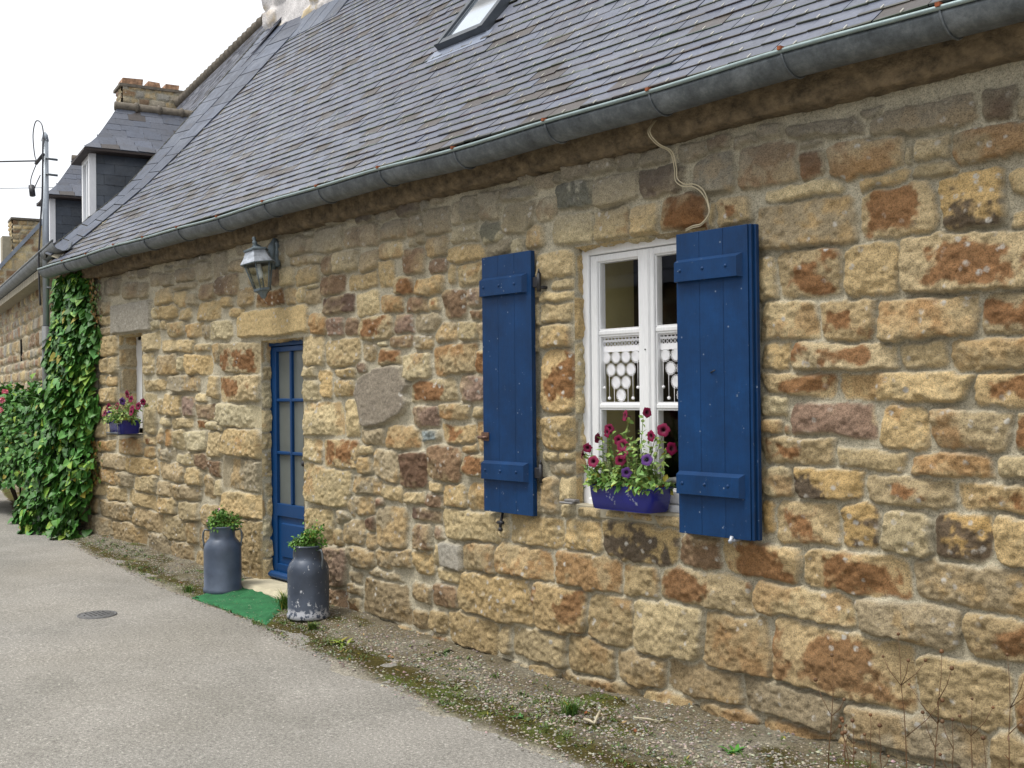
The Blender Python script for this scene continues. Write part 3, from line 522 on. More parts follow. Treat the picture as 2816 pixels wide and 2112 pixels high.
# small round utility cover in the lane
mb = MB(); mb.lathe([(0, .012), (.112, .012), (.116, .006), (.120, .006), (.124, .012), (.135, .011), (.137, -.01)], (-7.83, -1.37, float(road_z(-7.83)) - .006), 40)
for i in range(-3, 4):
    for j in range(-3, 4):
        if i * i + j * j < 10: mb.box(-7.83 + i * .03 - .009, -7.83 + i * .03 + .009, -1.37 + j * .03 - .004, -1.37 + j * .03 + .004, .100, .1075)
o = mb.build('utility_cover', simple('worn_cast_iron', srgb(112, 112, 112, .7), .75, .3, 40, bump=.003))
tag(o, 'small round grey iron cover set flush in the lane', 'manhole cover')

# ---------------------------------------------------------------- the stone cottage
XL, XR = -12.45, 1.2
cot = thing('stone_cottage', (-5.5, 0, 0), 'long low golden stone cottage with slate roof and blue shutters', 'house')
stones = []
for tok in STONES.split():
    a, b, c, d, k = tok.split(','); stones.append((int(a) / 200, int(b) / 200, int(c) / 200, int(d) / 200, k))
WIN = (-4.32, -3.40, 1.03, 2.445); DOOR = (-7.95, -7.285, .10, 2.085); WL = (-10.975, -10.385, 1.27, 2.27)
holes = (WIN, DOOR, WL)
fl = [s for s in stones if s[1] > -2.15]     # continue the courses past the right edge of the picture
stones += free_fill(stones, -12.45, -7.0, .1, 2.86, 3, .07, .2, .05, .14, holes, 'yyyppgop', 5000)
stones += free_fill(stones, -7.3, -1.2, .0, 2.86, 4, .05, .16, .04, .10, holes, 'yyppgor', 5000)
stones += free_fill(stones, -2.2, 1.2, .0, 2.86, 9, .22, .5, .1, .2, holes, 'yyorrgm', 9000)
U = np.concatenate([np.arange(XL, -9, .014), np.arange(-9, -5.8, .0095), np.arange(-5.8, -1.5, .0072), np.arange(-1.5, XR, .03)])
U = snap(U, [h[i] for h in holes for i in (0, 1)]); V = snap(np.arange(-.25, 3.06, .0075), [h[i] for h in holes for i in (2, 3)])
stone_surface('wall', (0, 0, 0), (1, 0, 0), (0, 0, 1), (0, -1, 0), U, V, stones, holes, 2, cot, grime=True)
# jambs, soffits and sills of the three openings (same masonry turning into the wall)
def reveals(h, depth, seed, soff=True):
    x0, x1, z0, z1 = h; Yd = np.arange(-.004, depth + .012, .008); Zd = np.arange(z0, z1 + .008, .008); Xd = np.arange(x0, x1 + .008, .01)
    cs = courses(-.1, depth + .1, z0, z1, seed, .12, .24, .2, .4, .014, 'yyppgo')
    stone_surface('reveal', (x0, 0, 0), (0, 1, 0), (0, 0, 1), (1, 0, 0), Yd, Zd, cs, (), seed, cot, relief=.010, grow=.0, edge0='u')
    stone_surface('reveal', (x1, 0, 0), (0, 1, 0), (0, 0, 1), (-1, 0, 0), Yd, Zd, cs, (), seed + 1, cot, relief=.010, grow=.0, edge0='u')
    cs = courses(x0, x1, -.1, depth + .1, seed + 5, .2, .4, .16, .3, .014, 'yyppgo')
    stone_surface('lintel_soffit', (0, 0, z1), (1, 0, 0), (0, 1, 0), (0, 0, -1), Xd, Yd, cs, (), seed + 2, cot, relief=.010, grow=0, edge0='v')
    mb = MB().box(x0, x1, -.012, depth + .01, z0 - .06, z0 + .006, bev=.006); mb.build('sill', M['mortar'], cot)
reveals(WIN, .06, 60); reveals(DOOR, .07, 70); reveals(WL, .2, 80)
# cornice ledge under the eaves
Uc = np.arange(XL, XR, .025); k = np.linspace(0, 1, 16); uu, kk = np.meshgrid(Uc, k, indexing='ij')
prof_y = np.interp(k, [0, .18, .3, .42, 1], [.01, -.075, -.095, -.10, -.13]); prof_z = np.interp(k, [0, .18, .3, .42, 1], [2.885, 2.89, 2.905, 2.93, 3.09])
nz = fbm(uu * 5, kk * 3, 401, 4); nf = fbm(uu * 22, kk * 12, 405, 3)
Yc = prof_y[None] + .016 * nz + .008 * nf; Zc = prof_z[None] + .014 * fbm(uu * 1.3, kk, 411, 3) + .008 * nf * (kk < .4)
grid_obj('cornice', np.stack([uu, Yc, Zc], -1), m=M['cornice'], parent=cot)
MB().box(XL, XR, .02, .5, -.2, -.1).build('footing', M['mortar'], cot)

# ---- slates
def slate_field(name, O, A, prof, u0_, u1, w=.235, e=.11, Nsgn=None, accept=None, parent=None, base=(110, 115, 131), seed=0, moss=0, lift0=.016, th=.009, hooks=False, brown=.05, under=True, k=.62, mat=None, taper=0):
    """rows of individual slates hung on the surface swept by 3-D profile `prof` (list of offsets, bottom to top) along A"""
    O = Vector(O); A = Vector(A).normalized(); pr = [Vector(p) for p in prof]; L = [0.]
    for i in range(len(pr) - 1): L.append(L[-1] + (pr[i + 1] - pr[i]).length)
    def at(s):
        if s >= L[-1]: d = (pr[-1] - pr[-2]).normalized(); return pr[-1] + d * (s - L[-1]), d
        for i in range(len(L) - 1):
            if s <= L[i + 1] or i == len(L) - 2:
                d = (pr[i + 1] - pr[i]).normalized(); return pr[i] + d * (s - L[i]), d
    rs = random.Random(seed); mb = MB(); n = int(L[-1] / e)
    bc = srgb(*base, k)
    for r in range(n):
        s = r * e; p, d = at(s); nr = A.cross(d).normalized()
        if nr.dot(Vector(Nsgn)) < 0: nr = -nr
        u0 = u0_(p) if callable(u0_) else u0_
        u = u0 - (w / 2 if r % 2 else 0) - w
        row_b = rs.uniform(.94, 1.06)
        while u < u1:
            ua, ub = max(u, u0), min(u + w, u1); u += w
            if ub - ua < (.004 if callable(u0_) else .04): continue
            c = (ua + ub) / 2; P = O + A * c + p
            if accept and not accept(P, c, s): continue
            g = .006; lift = lift0 + rs.uniform(-.001, .003); j = rs.uniform(-.002, .002); sk = rs.uniform(-.0022, .0022)
            hgt = min(e * 1.9, L[-1] - s + .02)
            q, d2 = at(min(s + hgt, L[-1])); dd = (q - p).normalized() if (q - p).length > .01 else d
            b0 = P + dd * j; t0 = P + dd * hgt
            a0, a1 = A * (ua - c + g / 2), A * (ub - c - g / 2); ch = rs.random()
            cc0 = rs.uniform(0, .018) if ch < .12 else 0
            up = [b0 + a0 + nr * (lift + sk) + dd * cc0, b0 + a1 + nr * (lift - sk), t0 + a1 + nr * .003, t0 + a0 + nr * .003]
            lo = [x - nr * th for x in up]
            if callable(u0_) and ua == u0:
                sh = A * (u0_(at(min(s + hgt, L[-1]))[0]) - u0); up[3] = up[3] + sh; lo[3] = lo[3] + sh
            f = rs.uniform(.84, 1.16) * row_b; col = tuple(x * f for x in bc)
            if rs.random() < brown * (3.5 if (hooks and s < .75) else 1): col = tuple(x * f * kk for x, kk in zip(srgb(94, 86, 82, k), (.8, .78, .76)))
            elif rs.random() < .25: col = (col[0] * .96, col[1] * 1.0, col[2] * 1.05)
            if moss > 0:
                mw = moss * rs.uniform(.5, 1.6); m0_, m1_ = up[0].lerp(up[3], mw / hgt), up[1].lerp(up[2], mw * rs.uniform(.7, 1.3) / hgt); mcol = tuple(x * rs.uniform(.7, 1.2) for x in srgb(84, 84, 70, k * .9))
                mb.add([up[0], up[1], m1_, m0_, lo[0], lo[1]], [(0, 1, 2, 3), (0, 4, 5, 1)], 0, False, mcol)
                mb.add([m0_, m1_, up[2], up[3]] + lo, [(0, 1, 2, 3), (1, 5, 6, 2), (3, 7, 4, 0)], 0, False, col)
            else: mb.add(up + lo, [(0, 1, 2, 3), (0, 4, 5, 1), (1, 5, 6, 2), (3, 7, 4, 0)], 0, False, col)
            if hooks:
                hb = P + A * rs.uniform(-.008, .008) + nr * (lift + .001); m0 = -dd * .003; m1 = dd * .030; hw = A * .0018; hn = nr * .005
                mb.add([hb + m0 - hw, hb + m0 + hw, hb + m1 + hw, hb + m1 - hw, hb + m0 - hw + hn, hb + m0 + hw + hn, hb + m1 + hw + hn * .6, hb + m1 - hw + hn * .6],
                       [(4, 5, 6, 7), (0, 1, 5, 4), (1, 2, 6, 5), (3, 0, 4, 7)], 1, False, (.7, .7, .62))
    o = mb.build(name, [mat or M['slate'], M['hook']], parent)
    # orient faces outward is irrelevant for closed-looking slabs; backing sheet below
    u0 = 0 if callable(u0_) else u0_
    if under:
        ub = MB(); q = [(O + A * uu_ + p_ - nrm * .012) for p_ in pr for uu_, nrm in ((u0, nr), (u1, nr))]
        ub.add(q, [(2 * i, 2 * i + 1, 2 * i + 3, 2 * i + 2) for i in range(len(pr) - 1)]); b = ub.build('roof_boards', M['dark'], parent)
    return o
RP = [(0, -.318, 3.074), (0, .1, 3.435), (0, .6, 3.92), (0, 1.0, 4.39), (0, 3.1, 6.95)]
SKY_ = (-6.77, -6.16, .935, 1.75)     # skylight opening in x and y
def acc(P, c, s): return not (SKY_[0] - .02 < P.x < SKY_[1] + .02 and SKY_[2] - .06 < P.y < SKY_[3] + .05) and not (P.y > 2.42 and P.x < -10.3)
def innerx(y): return np.interp(y, [-.3, .15, .6, 1.0, 1.65, 2.4], [-12.08, -12.05, -11.93, -11.72, -11.42, -11.3])
slate_field('roof', (0, 0, 0), (1, 0, 0), RP, -12.4, XR, Nsgn=(0, -1, 1), accept=lambda P, c, s: acc(P, c, s) and P.x > innerx(P.y), parent=cot, seed=11, hooks=True, moss=.013)
# rear slope and gable so the house closes
MB().add([(XL, 3.1, 6.93), (XR, 3.1, 6.93), (XR, 6.4, 3.2), (XL, 6.4, 3.2)], [(0, 1, 2, 3)]).build('rear_roof', M['slate'], cot)
MB().add([(XL, .1, -.2), (XL, .1, 3.3), (XL, 3.1, 6.9), (XL, 6.2, 3.3), (XL, 6.2, -.2)], [(0, 1, 2, 3, 4)]).add([(XR, .0, -.2), (XR, .0, 3.3), (XR, 3.1, 6.9), (XR, 6.2, 3.3), (XR, 6.2, -.2)], [(0, 1, 2, 3, 4)]).add([(XL, 6.2, -.2), (XR, 6.2, -.2), (XR, 6.2, 3.3), (XL, 6.2, 3.3)], [(0, 1, 2, 3)]).build('gable', M['mortar'], cot)
# raised slate verge along the left gable
VP_ = [(-.262, 3.23), (.149, 3.60), (.6, 4.005), (1.0, 4.48), (2.303, 6.075), (2.6, 6.45)]
rs = random.Random(4); mb = MB(); L = [0.]
for i in range(len(VP_) - 1): L.append(L[-1] + math.dist(VP_[i], VP_[i + 1]))
def vat(s): return (np.interp(s, L, [p[0] for p in VP_]), np.interp(s, L, [p[1] for p in VP_]))
def ratz(y): return np.interp(y, [p[1] for p in RP], [p[2] for p in RP])
s = 0.
while s < L[-1] - .05:
    st = .27; (ya, za), (yb, zb) = vat(s), vat(min(s + st - .012, L[-1]))
    for k in range(2):
        def pt(y, z, f):
            xi = innerx(y) + .03; x = -12.43 + (xi + 12.43) * f; zz = z * (1 - f) + (ratz(y) + .022) * f; return Vector((x, y, zz))
        f0, f1 = ((0, .49), (.51, 1))[k]; off = .11 if k else 0
        (yc, zc), (yd, zd) = vat(min(s + off, L[-1])), vat(min(s + off + st - .012, L[-1]))
        q = [pt(yc, zc, f0), pt(yc, zc, f1), pt(yd, zd, f1), pt(yd, zd, f0)]; n_ = (q[1] - q[0]).cross(q[3] - q[0]).normalized()
        n_ = n_ if n_.z > 0 else -n_; f = rs.uniform(.8, 1.15); c = tuple(v * f for v in srgb(82, 92, 112, .62))
        q = [p + n_ * (.012 + rs.uniform(-.002, .003)) for p in q]
        mb.add(q + [p - n_ * .012 for p in q], [(0, 1, 2, 3), (0, 4, 5, 1), (1, 5, 6, 2), (2, 6, 7, 3), (3, 7, 4, 0)], 0, False, c)
    s += st
mb.build('verge_slates', M['slate'], cot)
mb = MB(); ys = np.linspace(0, L[-1], 40)
q = []
for s in ys: y, z = vat(s); q += [(-12.44, y, z - .0), (innerx(y) + .05, y, ratz(y) + .012)]
mb.add(q, [(2 * i, 2 * i + 1, 2 * i + 3, 2 * i + 2) for i in range(39)]); mb.build('verge_fillet', M['mortar'], cot)
mb = MB(); rs = random.Random(8)
for i in range(130):          # dark, mossy slate edge standing at the very end of the roof
    s = L[-1] * i / 130; (ya, za), (yb, zb) = vat(s), vat(s + L[-1] / 130 * .95); d = rs.uniform(-.006, .008)
    mb.add([(x, y, z + dz + d) for y, z in ((ya, za), (yb, zb)) for x in (-12.475, -12.425) for dz in (-.05, .02)], [(1, 3, 7, 5), (0, 1, 5, 4), (2, 3, 7, 6), (0, 2, 3, 1), (4, 6, 7, 5)])
mb.build('verge_edge', M['slateedge'], cot)
# chimney at the left gable: white render, stone corners, slate flashing at its foot
ch = MB(); Uq = np.arange(-12.43, -10.3, .03); Vq = np.arange(5.9, 8.4, .03)
uu, vv = np.meshgrid(Uq, Vq, indexing='ij')
chs = [s for s in courses(-12.43, -10.3, 5.9, 8.4, 31, .14, .26, .2, .4, .03, 'mdggpy') if s[0] < -12.15 or s[1] > -11.3 and s[0] < -10.9]
h, c, mk = stone_field(Uq, Vq, chs, (), 31, relief=.03)
wr = np.array((.60, .575, .56)) * (1 + .12 * fbm(uu * 3, vv * 1.2, 33, 4))[..., None]; mk2 = np.clip(mk * sstep(-.3, .1, fbm(uu * 3, vv * 3, 35, 3)), 0, 1)[..., None]
c = wr * (1 - mk2 * .8) + c * mk2 * .8
chp = grid_obj('chimney', np.stack([uu, 2.44 - h - .02 * fbm(uu * 4, vv * 4, 36, 3), vv], -1), None, c, M['stone'], cot, True, mk * 0)
MB().box(-12.43, -10.3, 2.46, 3.7, 5.5, 8.4).box(-12.5, -10.2, 2.38, 3.78, 8.4, 8.52, bev=.02).build('chimney_stack', M['render'], chp)
mb = MB(); rs = random.Random(5); x = -12.25
while x < -10.4:
    f = rs.uniform(.8, 1.15); y0, y1 = 2.14, 2.43; z0, z1 = ratz(y0) + .03, ratz(y1) + .06
    q = [Vector((x, y0, z0)), Vector((x + .27, y0, z0)), Vector((x + .27, y1, z1)), Vector((x, y1, z1))]; n_ = Vector((0, -.77, .63))
    mb.add(q + [p - n_ * .015 for p in q], [(0, 1, 2, 3), (0, 4, 5, 1), (1, 5, 6, 2), (3, 7, 4, 0)], 0, False, tuple(v * f for v in srgb(100, 110, 128, .62))); x += .285
mb.build('flashing', M['slate'], chp)
# skylight
sx0, sx1 = -6.765, -6.175; th = math.atan2(2.56, 2.1); dv = Vector((0, math.cos(th), math.sin(th))); nv = Vector((0, -math.sin(th), math.cos(th)))
b0 = Vector((0, .925, float(ratz(.925)))); Ls = 1.2
def sp(x, s, n): return Vector((x, 0, 0)) + b0 + dv * s + nv * n
def sbox(mb, x0, x1, s0, s1, n0, n1, mi=0):
    mb.add([sp(x, s, n) for n in (n0, n1) for s in (s0, s1) for x in (x0, x1)], [(0, 2, 3, 1), (4, 5, 7, 6), (0, 1, 5, 4), (2, 6, 7, 3), (0, 4, 6, 2), (1, 3, 7, 5)], mi)
fr = MB(); sbox(fr, sx0, sx0 + .055, 0, Ls, -.02, .075); sbox(fr, sx1 - .055, sx1, 0, Ls, -.02, .075); sbox(fr, sx0 + .055, sx1 - .055, 0, .06, -.02, .07); sbox(fr, sx0 + .055, sx1 - .055, Ls - .06, Ls, -.02, .07)
sbox(fr, sx0 + .075, sx0 + .09, .07, Ls - .06, .05, .062); sbox(fr, sx1 - .09, sx1 - .075, .07, Ls - .06, .05, .062)
sk = fr.build('skylight', simple('skylight_frame', srgb(92, 98, 104, .8), .35, .15, 10, metal=.5), cot)
g = MB(); g.add([sp(sx0 + .05, .05, .052), sp(sx1 - .05, .05, .052), sp(sx1 - .05, Ls - .05, .052), sp(sx0 + .05, Ls - .05, .052)], [(0, 1, 2, 3)]); g.build('pane', M['skyglass'], sk)
g = MB(); sbox(g, sx0 - .05, sx1 + .08, -.13, -.0, .012, .018); g.build('lead_apron', simple('lead', srgb(160, 170, 190, .7), .35, .1, 8, metal=.3), sk)

# ---- gutter and its hangers
GY, GZ, GR = -.239, 3.058, .089
mb = MB(); xs = np.linspace(-12.46, XR, 90)
v = []; n = 15
for x in xs:
    sag = .006 * math.sin(x * 1.7) + .004 * math.sin(x * 4.1)
    for k in range(n): a = math.pi + math.pi * k / (n - 1); v.append((x, GY + GR * math.cos(a), GZ + sag + GR * math.sin(a)))
    for k in range(n): a = 2 * math.pi - math.pi * k / (n - 1); v.append((x, GY + (GR - .004) * math.cos(a), GZ + sag + (GR - .004) * math.sin(a)))
m = 2 * n; mb.add(v, [(i * m + k, i * m + (k + 1) % m, (i + 1) * m + (k + 1) % m, (i + 1) * m + k) for i in range(len(xs) - 1) for k in range(m)], 0, True)
gut = mb.build('gutter', M['zinc'], cot)
mb = MB(); mb.tube([(x, GY - GR - .006, GZ + .006 + .006 * math.sin(x * 1.7) + .004 * math.sin(x * 4.1)) for x in xs], .010, 10); mb.build('lip', M['lip'], gut)
MB().lathe([(0, 0), (GR, 0), (GR, .006), (0, .006)], n=24, a0=math.pi, a1=2 * math.pi, M=Matrix.Rotation(math.pi / 2, 3, 'Y') @ Matrix.Rotation(math.pi / 2, 3, 'Z'), c=(-12.46, GY, GZ)).build('end_cap', M['zinc'], gut)
for x in (-11.65, -10.95, -10.22, -9.52, -8.79, -8.03, -7.27, -6.50, -5.745, -4.97, -4.19, -3.46, -2.715, -2.015, -1.3, -.6, .1, .8):
    mb = MB(); sag = .006 * math.sin(x * 1.7) + .004 * math.sin(x * 4.1)
    pts = [(x + .012 * math.sin(k * .2), GY + (GR + .0035) * math.cos(math.pi + math.pi * k / 14), GZ + sag + (GR + .0035) * math.sin(math.pi + math.pi * k / 14)) for k in range(15)]
    for dx in (0,): mb.tube([(p[0] + dx, p[1], p[2]) for p in pts], .0055, 6)
    mb.box(x - .009, x + .009, GY - GR - .022, GY - GR + .012, GZ + sag + .008, GZ + sag + .024, 1); mb.box(x - .008, x + .008, GY - GR + .01, GY + GR, GZ + sag + .012, GZ + sag + .018, 1)
    mb.build('gutter_hanger', [M['zinc'], M['rust']], gut)
# ---------------------------------------------------------------- joinery
FY = .055
def bar(x0, x1, z0, z1, y0, y1, bev=.004): return MB().box(x0, x1, y0, y1, z0, z1, bev=bev)
# main window
mb = MB(); x0, x1, z0, z1 = -4.325, -3.395, 1.025, 2.45
mb.box(x0, x0 + .055, FY, .14, z0, z1, bev=.004).box(x1 - .055, x1, FY, .14, z0, z1, bev=.004).box(x0 + .055, x1 - .055, FY, .14, z1 - .05, z1, bev=.004).box(x0 + .055, x1 - .055, FY - .02, .14, z0, z0 + .045, bev=.006)
win = mb.build('window', M['white'], cot)
mid = -3.857
for a, b in ((x0 + .058, mid - .004), (mid + .004, x1 - .058)):
    mb = MB(); y0, y1 = FY + .012, .125
    st = .052
    mb.box(a, a + st, y0, y1, z0 + .048, z1 - .053, bev=.005).box(b - st, b, y0, y1, z0 + .048, z1 - .053, bev=.005)
    mb.box(a + st, b - st, y0 + .002, y1, z1 - .09, z1 - .053, bev=.004).box(a + st, b - st, y0 + .002, y1, z0 + .048, z0 + .115, bev=.005)
    for zz in (1.97, 1.571): mb.box(a + st - .002, b - st + .002, y0 + .008, y1, zz - .014, zz + .014, bev=.006)
    for (pz0, pz1) in ((z0 + .115, 1.557), (1.585, 1.956), (1.984, z1 - .09)):       # glazing beads
        mb.box(a + st, a + st + .009, y0 + .012, y1, pz0, pz1, bev=.003).box(b - st - .009, b - st, y0 + .012, y1, pz0, pz1, bev=.003)
        mb.box(a + st + .009, b - st - .009, y0 + .014, y1, pz0, pz0 + .008).box(a + st + .009, b - st - .009, y0 + .014, y1, pz1 - .007, pz1)
    s_ = mb.build('sash', M['white'], win)
    for (pz0, pz1) in ((z0 + .12, 1.555), (1.587, 1.954), (1.986, z1 - .092)):
        MB().add([(a + st, .095, pz0), (b - st, .095, pz0), (b - st, .095, pz1), (a + st, .095, pz1)], [(0, 1, 2, 3)]).build('pane', M['glass'], win)
MB().box(mid - .03, mid + .03, FY + .002, FY + .02, z0 + .05, z1 - .055, bev=.008).build('cover_strip', M['white'], win)
MB().box(mid + .0, mid + .006, FY - .003, FY + .003, 1.865, 1.871).build('peg', M['iron'], win)
# deep plastered splay and dark room behind it
mb = MB(); mb.add([(x0, .14, z0), (x0 - .02, .50, z0), (x0 - .02, .50, z1), (x0, .14, z1)], [(0, 1, 2, 3)]); mb.add([(x1, .14, z0), (x1 + .04, .50, z0), (x1 + .04, .50, z1), (x1, .14, z1)], [(3, 2, 1, 0)])
mb.add([(x0, .14, z0), (x1, .14, z0), (x1 + .04, .50, z0), (x0 - .02, .50, z0)], [(0, 1, 2, 3)]).add([(x0, .14, z1), (x1, .14, z1), (x1 + .04, .50, z1), (x0 - .02, .50, z1)], [(0, 1, 2, 3)])
mb.build('inner_splay', M['interior'], cot)
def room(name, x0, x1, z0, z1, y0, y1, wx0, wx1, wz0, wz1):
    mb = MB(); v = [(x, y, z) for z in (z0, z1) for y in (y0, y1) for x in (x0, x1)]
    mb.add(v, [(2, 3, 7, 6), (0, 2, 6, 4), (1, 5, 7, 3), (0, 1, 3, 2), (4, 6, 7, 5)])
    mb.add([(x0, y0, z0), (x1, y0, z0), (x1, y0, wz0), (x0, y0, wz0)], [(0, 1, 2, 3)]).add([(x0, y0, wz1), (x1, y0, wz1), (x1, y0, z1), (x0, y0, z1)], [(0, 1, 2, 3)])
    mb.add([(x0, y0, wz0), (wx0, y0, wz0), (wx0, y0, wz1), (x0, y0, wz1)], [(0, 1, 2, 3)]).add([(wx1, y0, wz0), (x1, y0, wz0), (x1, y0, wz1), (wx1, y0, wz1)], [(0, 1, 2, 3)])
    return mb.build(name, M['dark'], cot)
room('room', -6.4, -2, .2, 2.75, .50, 4.5, x0 - .02, x1 + .04, z0, z1)
# far narrow window
a0, a1, b0, b1 = WL; y0 = .17
mb = MB().box(a0 - .0, a0 + .2, y0, y0 + .07, b0, b1, bev=.004).box(a1 - .05, a1, y0, y0 + .07, b0, b1, bev=.004).box(a0 + .05, a1 - .05, y0, y0 + .07, b1 - .05, b1, bev=.004).box(a0 + .05, a1 - .05, y0, y0 + .07, b0, b0 + .06, bev=.004)
mb.box(-10.70, -10.66, y0 - .005, y0 + .07, b0 + .06, b1 - .05, bev=.004)
for zz in (1.6, 1.93): mb.box(a0 + .05, -10.70, y0 + .01, y0 + .06, zz - .012, zz + .012).box(-10.66, a1 - .05, y0 + .01, y0 + .06, zz - .012, zz + .012)
w2 = mb.build('window', M['white'], cot)
for xa, xb in ((a0 + .05, -10.70), (-10.66, a1 - .05)):
    MB().add([(xa, y0 + .035, b0 + .06), (xb, y0 + .035, b0 + .06), (xb, y0 + .035, b1 - .05), (xa, y0 + .035, b1 - .05)], [(0, 1, 2, 3)]).build('pane', M['glass'], w2)
room('room', -11.6, -9.8, .6, 2.75, .27, 2.5, a0, a1, b0, b1)
# door: blue frame, six obscured panes above a panel
d0, d1, e0, e1 = -7.995, -7.285, .185, 2.085; yd = .075
mb = MB().box(d0 - .06, d0 + .045, yd - .01, yd + .07, e0, e1 + .06, bev=.004).box(d1 - .045, d1 + .06, yd - .01, yd + .07, e0, e1 + .06, bev=.004).box(d0 + .045, d1 - .045, yd - .01, yd + .07, e1 - .045, e1 + .06, bev=.004)
door = mb.build('door', M['bluedoor'], cot)
mb = MB(); l0, l1 = d0 + .047, d1 - .047; ya, yb = yd + .008, yd + .05
mb.box(l0, l0 + .075, ya, yb, e0 + .01, e1 - .05, bev=.004).box(l1 - .075, l1, ya, yb, e0 + .01, e1 - .05, bev=.004)
mb.box(l0 + .075, l1 - .075, ya, yb, 1.995, e1 - .05, bev=.003).box(l0 + .075, l1 - .075, ya, yb, .68, .78, bev=.004).box(l0 + .075, l1 - .075, ya, yb, e0 + .01, .30, bev=.004)
mb.box(-7.662, -7.634, ya + .004, yb, .78, 1.995, bev=.006)
for zz in (1.185, 1.607): mb.box(l0 + .075, -7.662, ya + .004, yb, zz - .013, zz + .013, bev=.006).box(-7.634, l1 - .075, ya + .004, yb, zz - .013, zz + .013, bev=.006)
mb.box(l0 + .075, l1 - .075, ya + .018, yb, .30, .68).box(l0 + .125, l1 - .125, ya + .006, yb - .01, .35, .63, bev=.012)
mb.box(l0 - .03, l1 + .03, ya - .05, ya + .001, e0 + .0, e0 + .055, bev=.018)
leaf = mb.build('door_leaf', M['bluedoor'], door)
for xa, xb in ((l0 + .075, -7.662), (-7.634, l1 - .075)):
    for za, zb in ((.78, 1.172), (1.198, 1.594), (1.62, 1.995)):
        MB().add([(xa, ya + .03, za), (xb, ya + .03, za), (xb, ya + .03, zb), (xa, ya + .03, zb)], [(0, 1, 2, 3)]).build('pane', M['doorglass'], leaf)
mb = MB().lathe([(0, -.035), (.02, -.03), (.024, -.015), (.012, 0), (.012, .02)], (l1 - .04, ya - .02, 1.12), 16, M=Matrix.Rotation(-math.pi / 2, 3, 'X')); mb.build('door_knob', M['iron'], leaf)
MB().box(-8.06, -7.2, -.22, .10, .02, .172, bev=.03).build('threshold', M['concrete'], cot)
# shutters
def shutter(x0, x1, z0, z1, yf, hinge_side):
    th = .032; n = 3; w = (x1 - x0) / n; mb = MB()
    for i in range(n): mb.box(x0 + i * w + (.0006 if i else 0), x0 + (i + 1) * w - (.0006 if i < n - 1 else 0), yf, yf + th, z0, z1, bev=.0014)
    sh = mb.build('shutter', M['blue'], cot)
    for zc in (z1 - .182, z0 + .245):
        b = MB(); L0, L1 = x0 + .006, x1 - .035 if hinge_side == 'R' else x1 - .028; hh = .056
        b.add([(L0, yf, zc - hh), (L1, yf, zc - hh), (L1, yf, zc + hh), (L0, yf, zc + hh), (L0 + .002, yf - .027, zc - hh + .004), (L1 - .016, yf - .027, zc - hh + .004), (L1 - .016, yf - .027, zc + hh - .016), (L0 + .002, yf - .027, zc + hh - .016)],
              [(4, 5, 6, 7), (0, 1, 5, 4), (1, 2, 6, 5), (2, 3, 7, 6), (3, 0, 4, 7)])
        for fx in (.1, .45, .8): b.lathe([(.0085, 0), (.0075, .003), (.003, .0055), (0, .006)], (L0 + (L1 - L0) * fx, yf - .027, zc), 10, M=Matrix.Rotation(math.pi / 2, 3, 'X'))
        b.build('batten', M['blue'], sh)
        if hinge_side == 'L': continue
        hx = x1 if hinge_side == 'R' else x0
        h = MB(); s_ = 1 if hinge_side == 'R' else -1
        h.box(min(hx - .01 * s_, hx + .04 * s_), max(hx - .01 * s_, hx + .04 * s_), yf + .012, yf + .03, zc - .03, zc + .03, bev=.003)
        h.tube([(hx + .045 * s_, yf + .02, zc - .055), (hx + .045 * s_, yf + .02, zc + .05)], .012, 10); h.tube([(hx + .045 * s_, yf + .02, zc + .05), (hx + .045 * s_, yf + .02, zc + .075)], [.009, .004], 8)
        h.tube([(hx + .045 * s_, yf + .02, zc - .03), (hx + .05 * s_, .03, zc - .03)], .009, 8)
        h.build('hinge', M['iron'], sh)
    return sh
sL = shutter(-5.04, -4.60, .948, 2.455, -.075, 'R')
sR = shutter(-3.49, -3.065, .962, 2.41, -.115, 'L')
b = MB().box(-3.065, -3.049, -.108, -.088, .962, 2.41, bev=.002).box(-3.064, -3.038, -.088, -.062, .962, 2.41, bev=.003); b.build('rebated_edge', M['blue'], sR)
b = MB().box(-5.052, -4.985, -.081, -.075, 1.365, 1.415).tube([(-5.07, -.09, 1.385), (-4.99, -.09, 1.385)], .009, 8).tube([(-5.0, -.09, 1.385), (-4.99, -.112, 1.385)], .006, 6)
b.build('slide_bolt', simple('rusty_steel', srgb(120, 92, 78, .9), .6, .45, 60, metal=.5), sL)
b = MB().tube([(-4.92, -.03, .94), (-4.92, -.05, .88), (-4.92, -.05, .855)], .008, 8).tube([(-4.945, -.05, .885), (-4.895, -.05, .885)], .01, 8).lathe([(0, -.014), (.012, -.01), (.014, 0), (.01, .01), (0, .014)], (-4.92, -.05, .845), 12).tube([(-4.92, -.04, .9), (-4.92, .02, .9)], .008, 6)
b.build('shutter_catch', M['iron'], sL)
b = MB().tube([(-3.16, -.13, .975), (-3.16, -.145, .945)], .009, 8).tube([(-3.16, -.05, .955), (-3.16, -.15, .955)], .008, 8); b.build('shutter_catch', M['lanternroof'], sR)
b = MB(); b.tube([(-3.285, -.116, 1.735), (-3.25, -.128, 1.745)], .003, 6); b.build('nail', M['iron'], sR)
# flat grey latch plate left lying on the sill
b = MB().box(-4.345, -4.245, -.115, -.045, 1.043, 1.054, bev=.004).box(-4.32, -4.235, -.10, -.06, 1.054, 1.068, bev=.003)
tag(b.build('latch_plate', simple('dull_grey_metal', srgb(140, 138, 136, .8), .45, .1, 20, metal=.3)), 'flat grey metal plate lying on the stone sill left of the planter', 'metal plate')

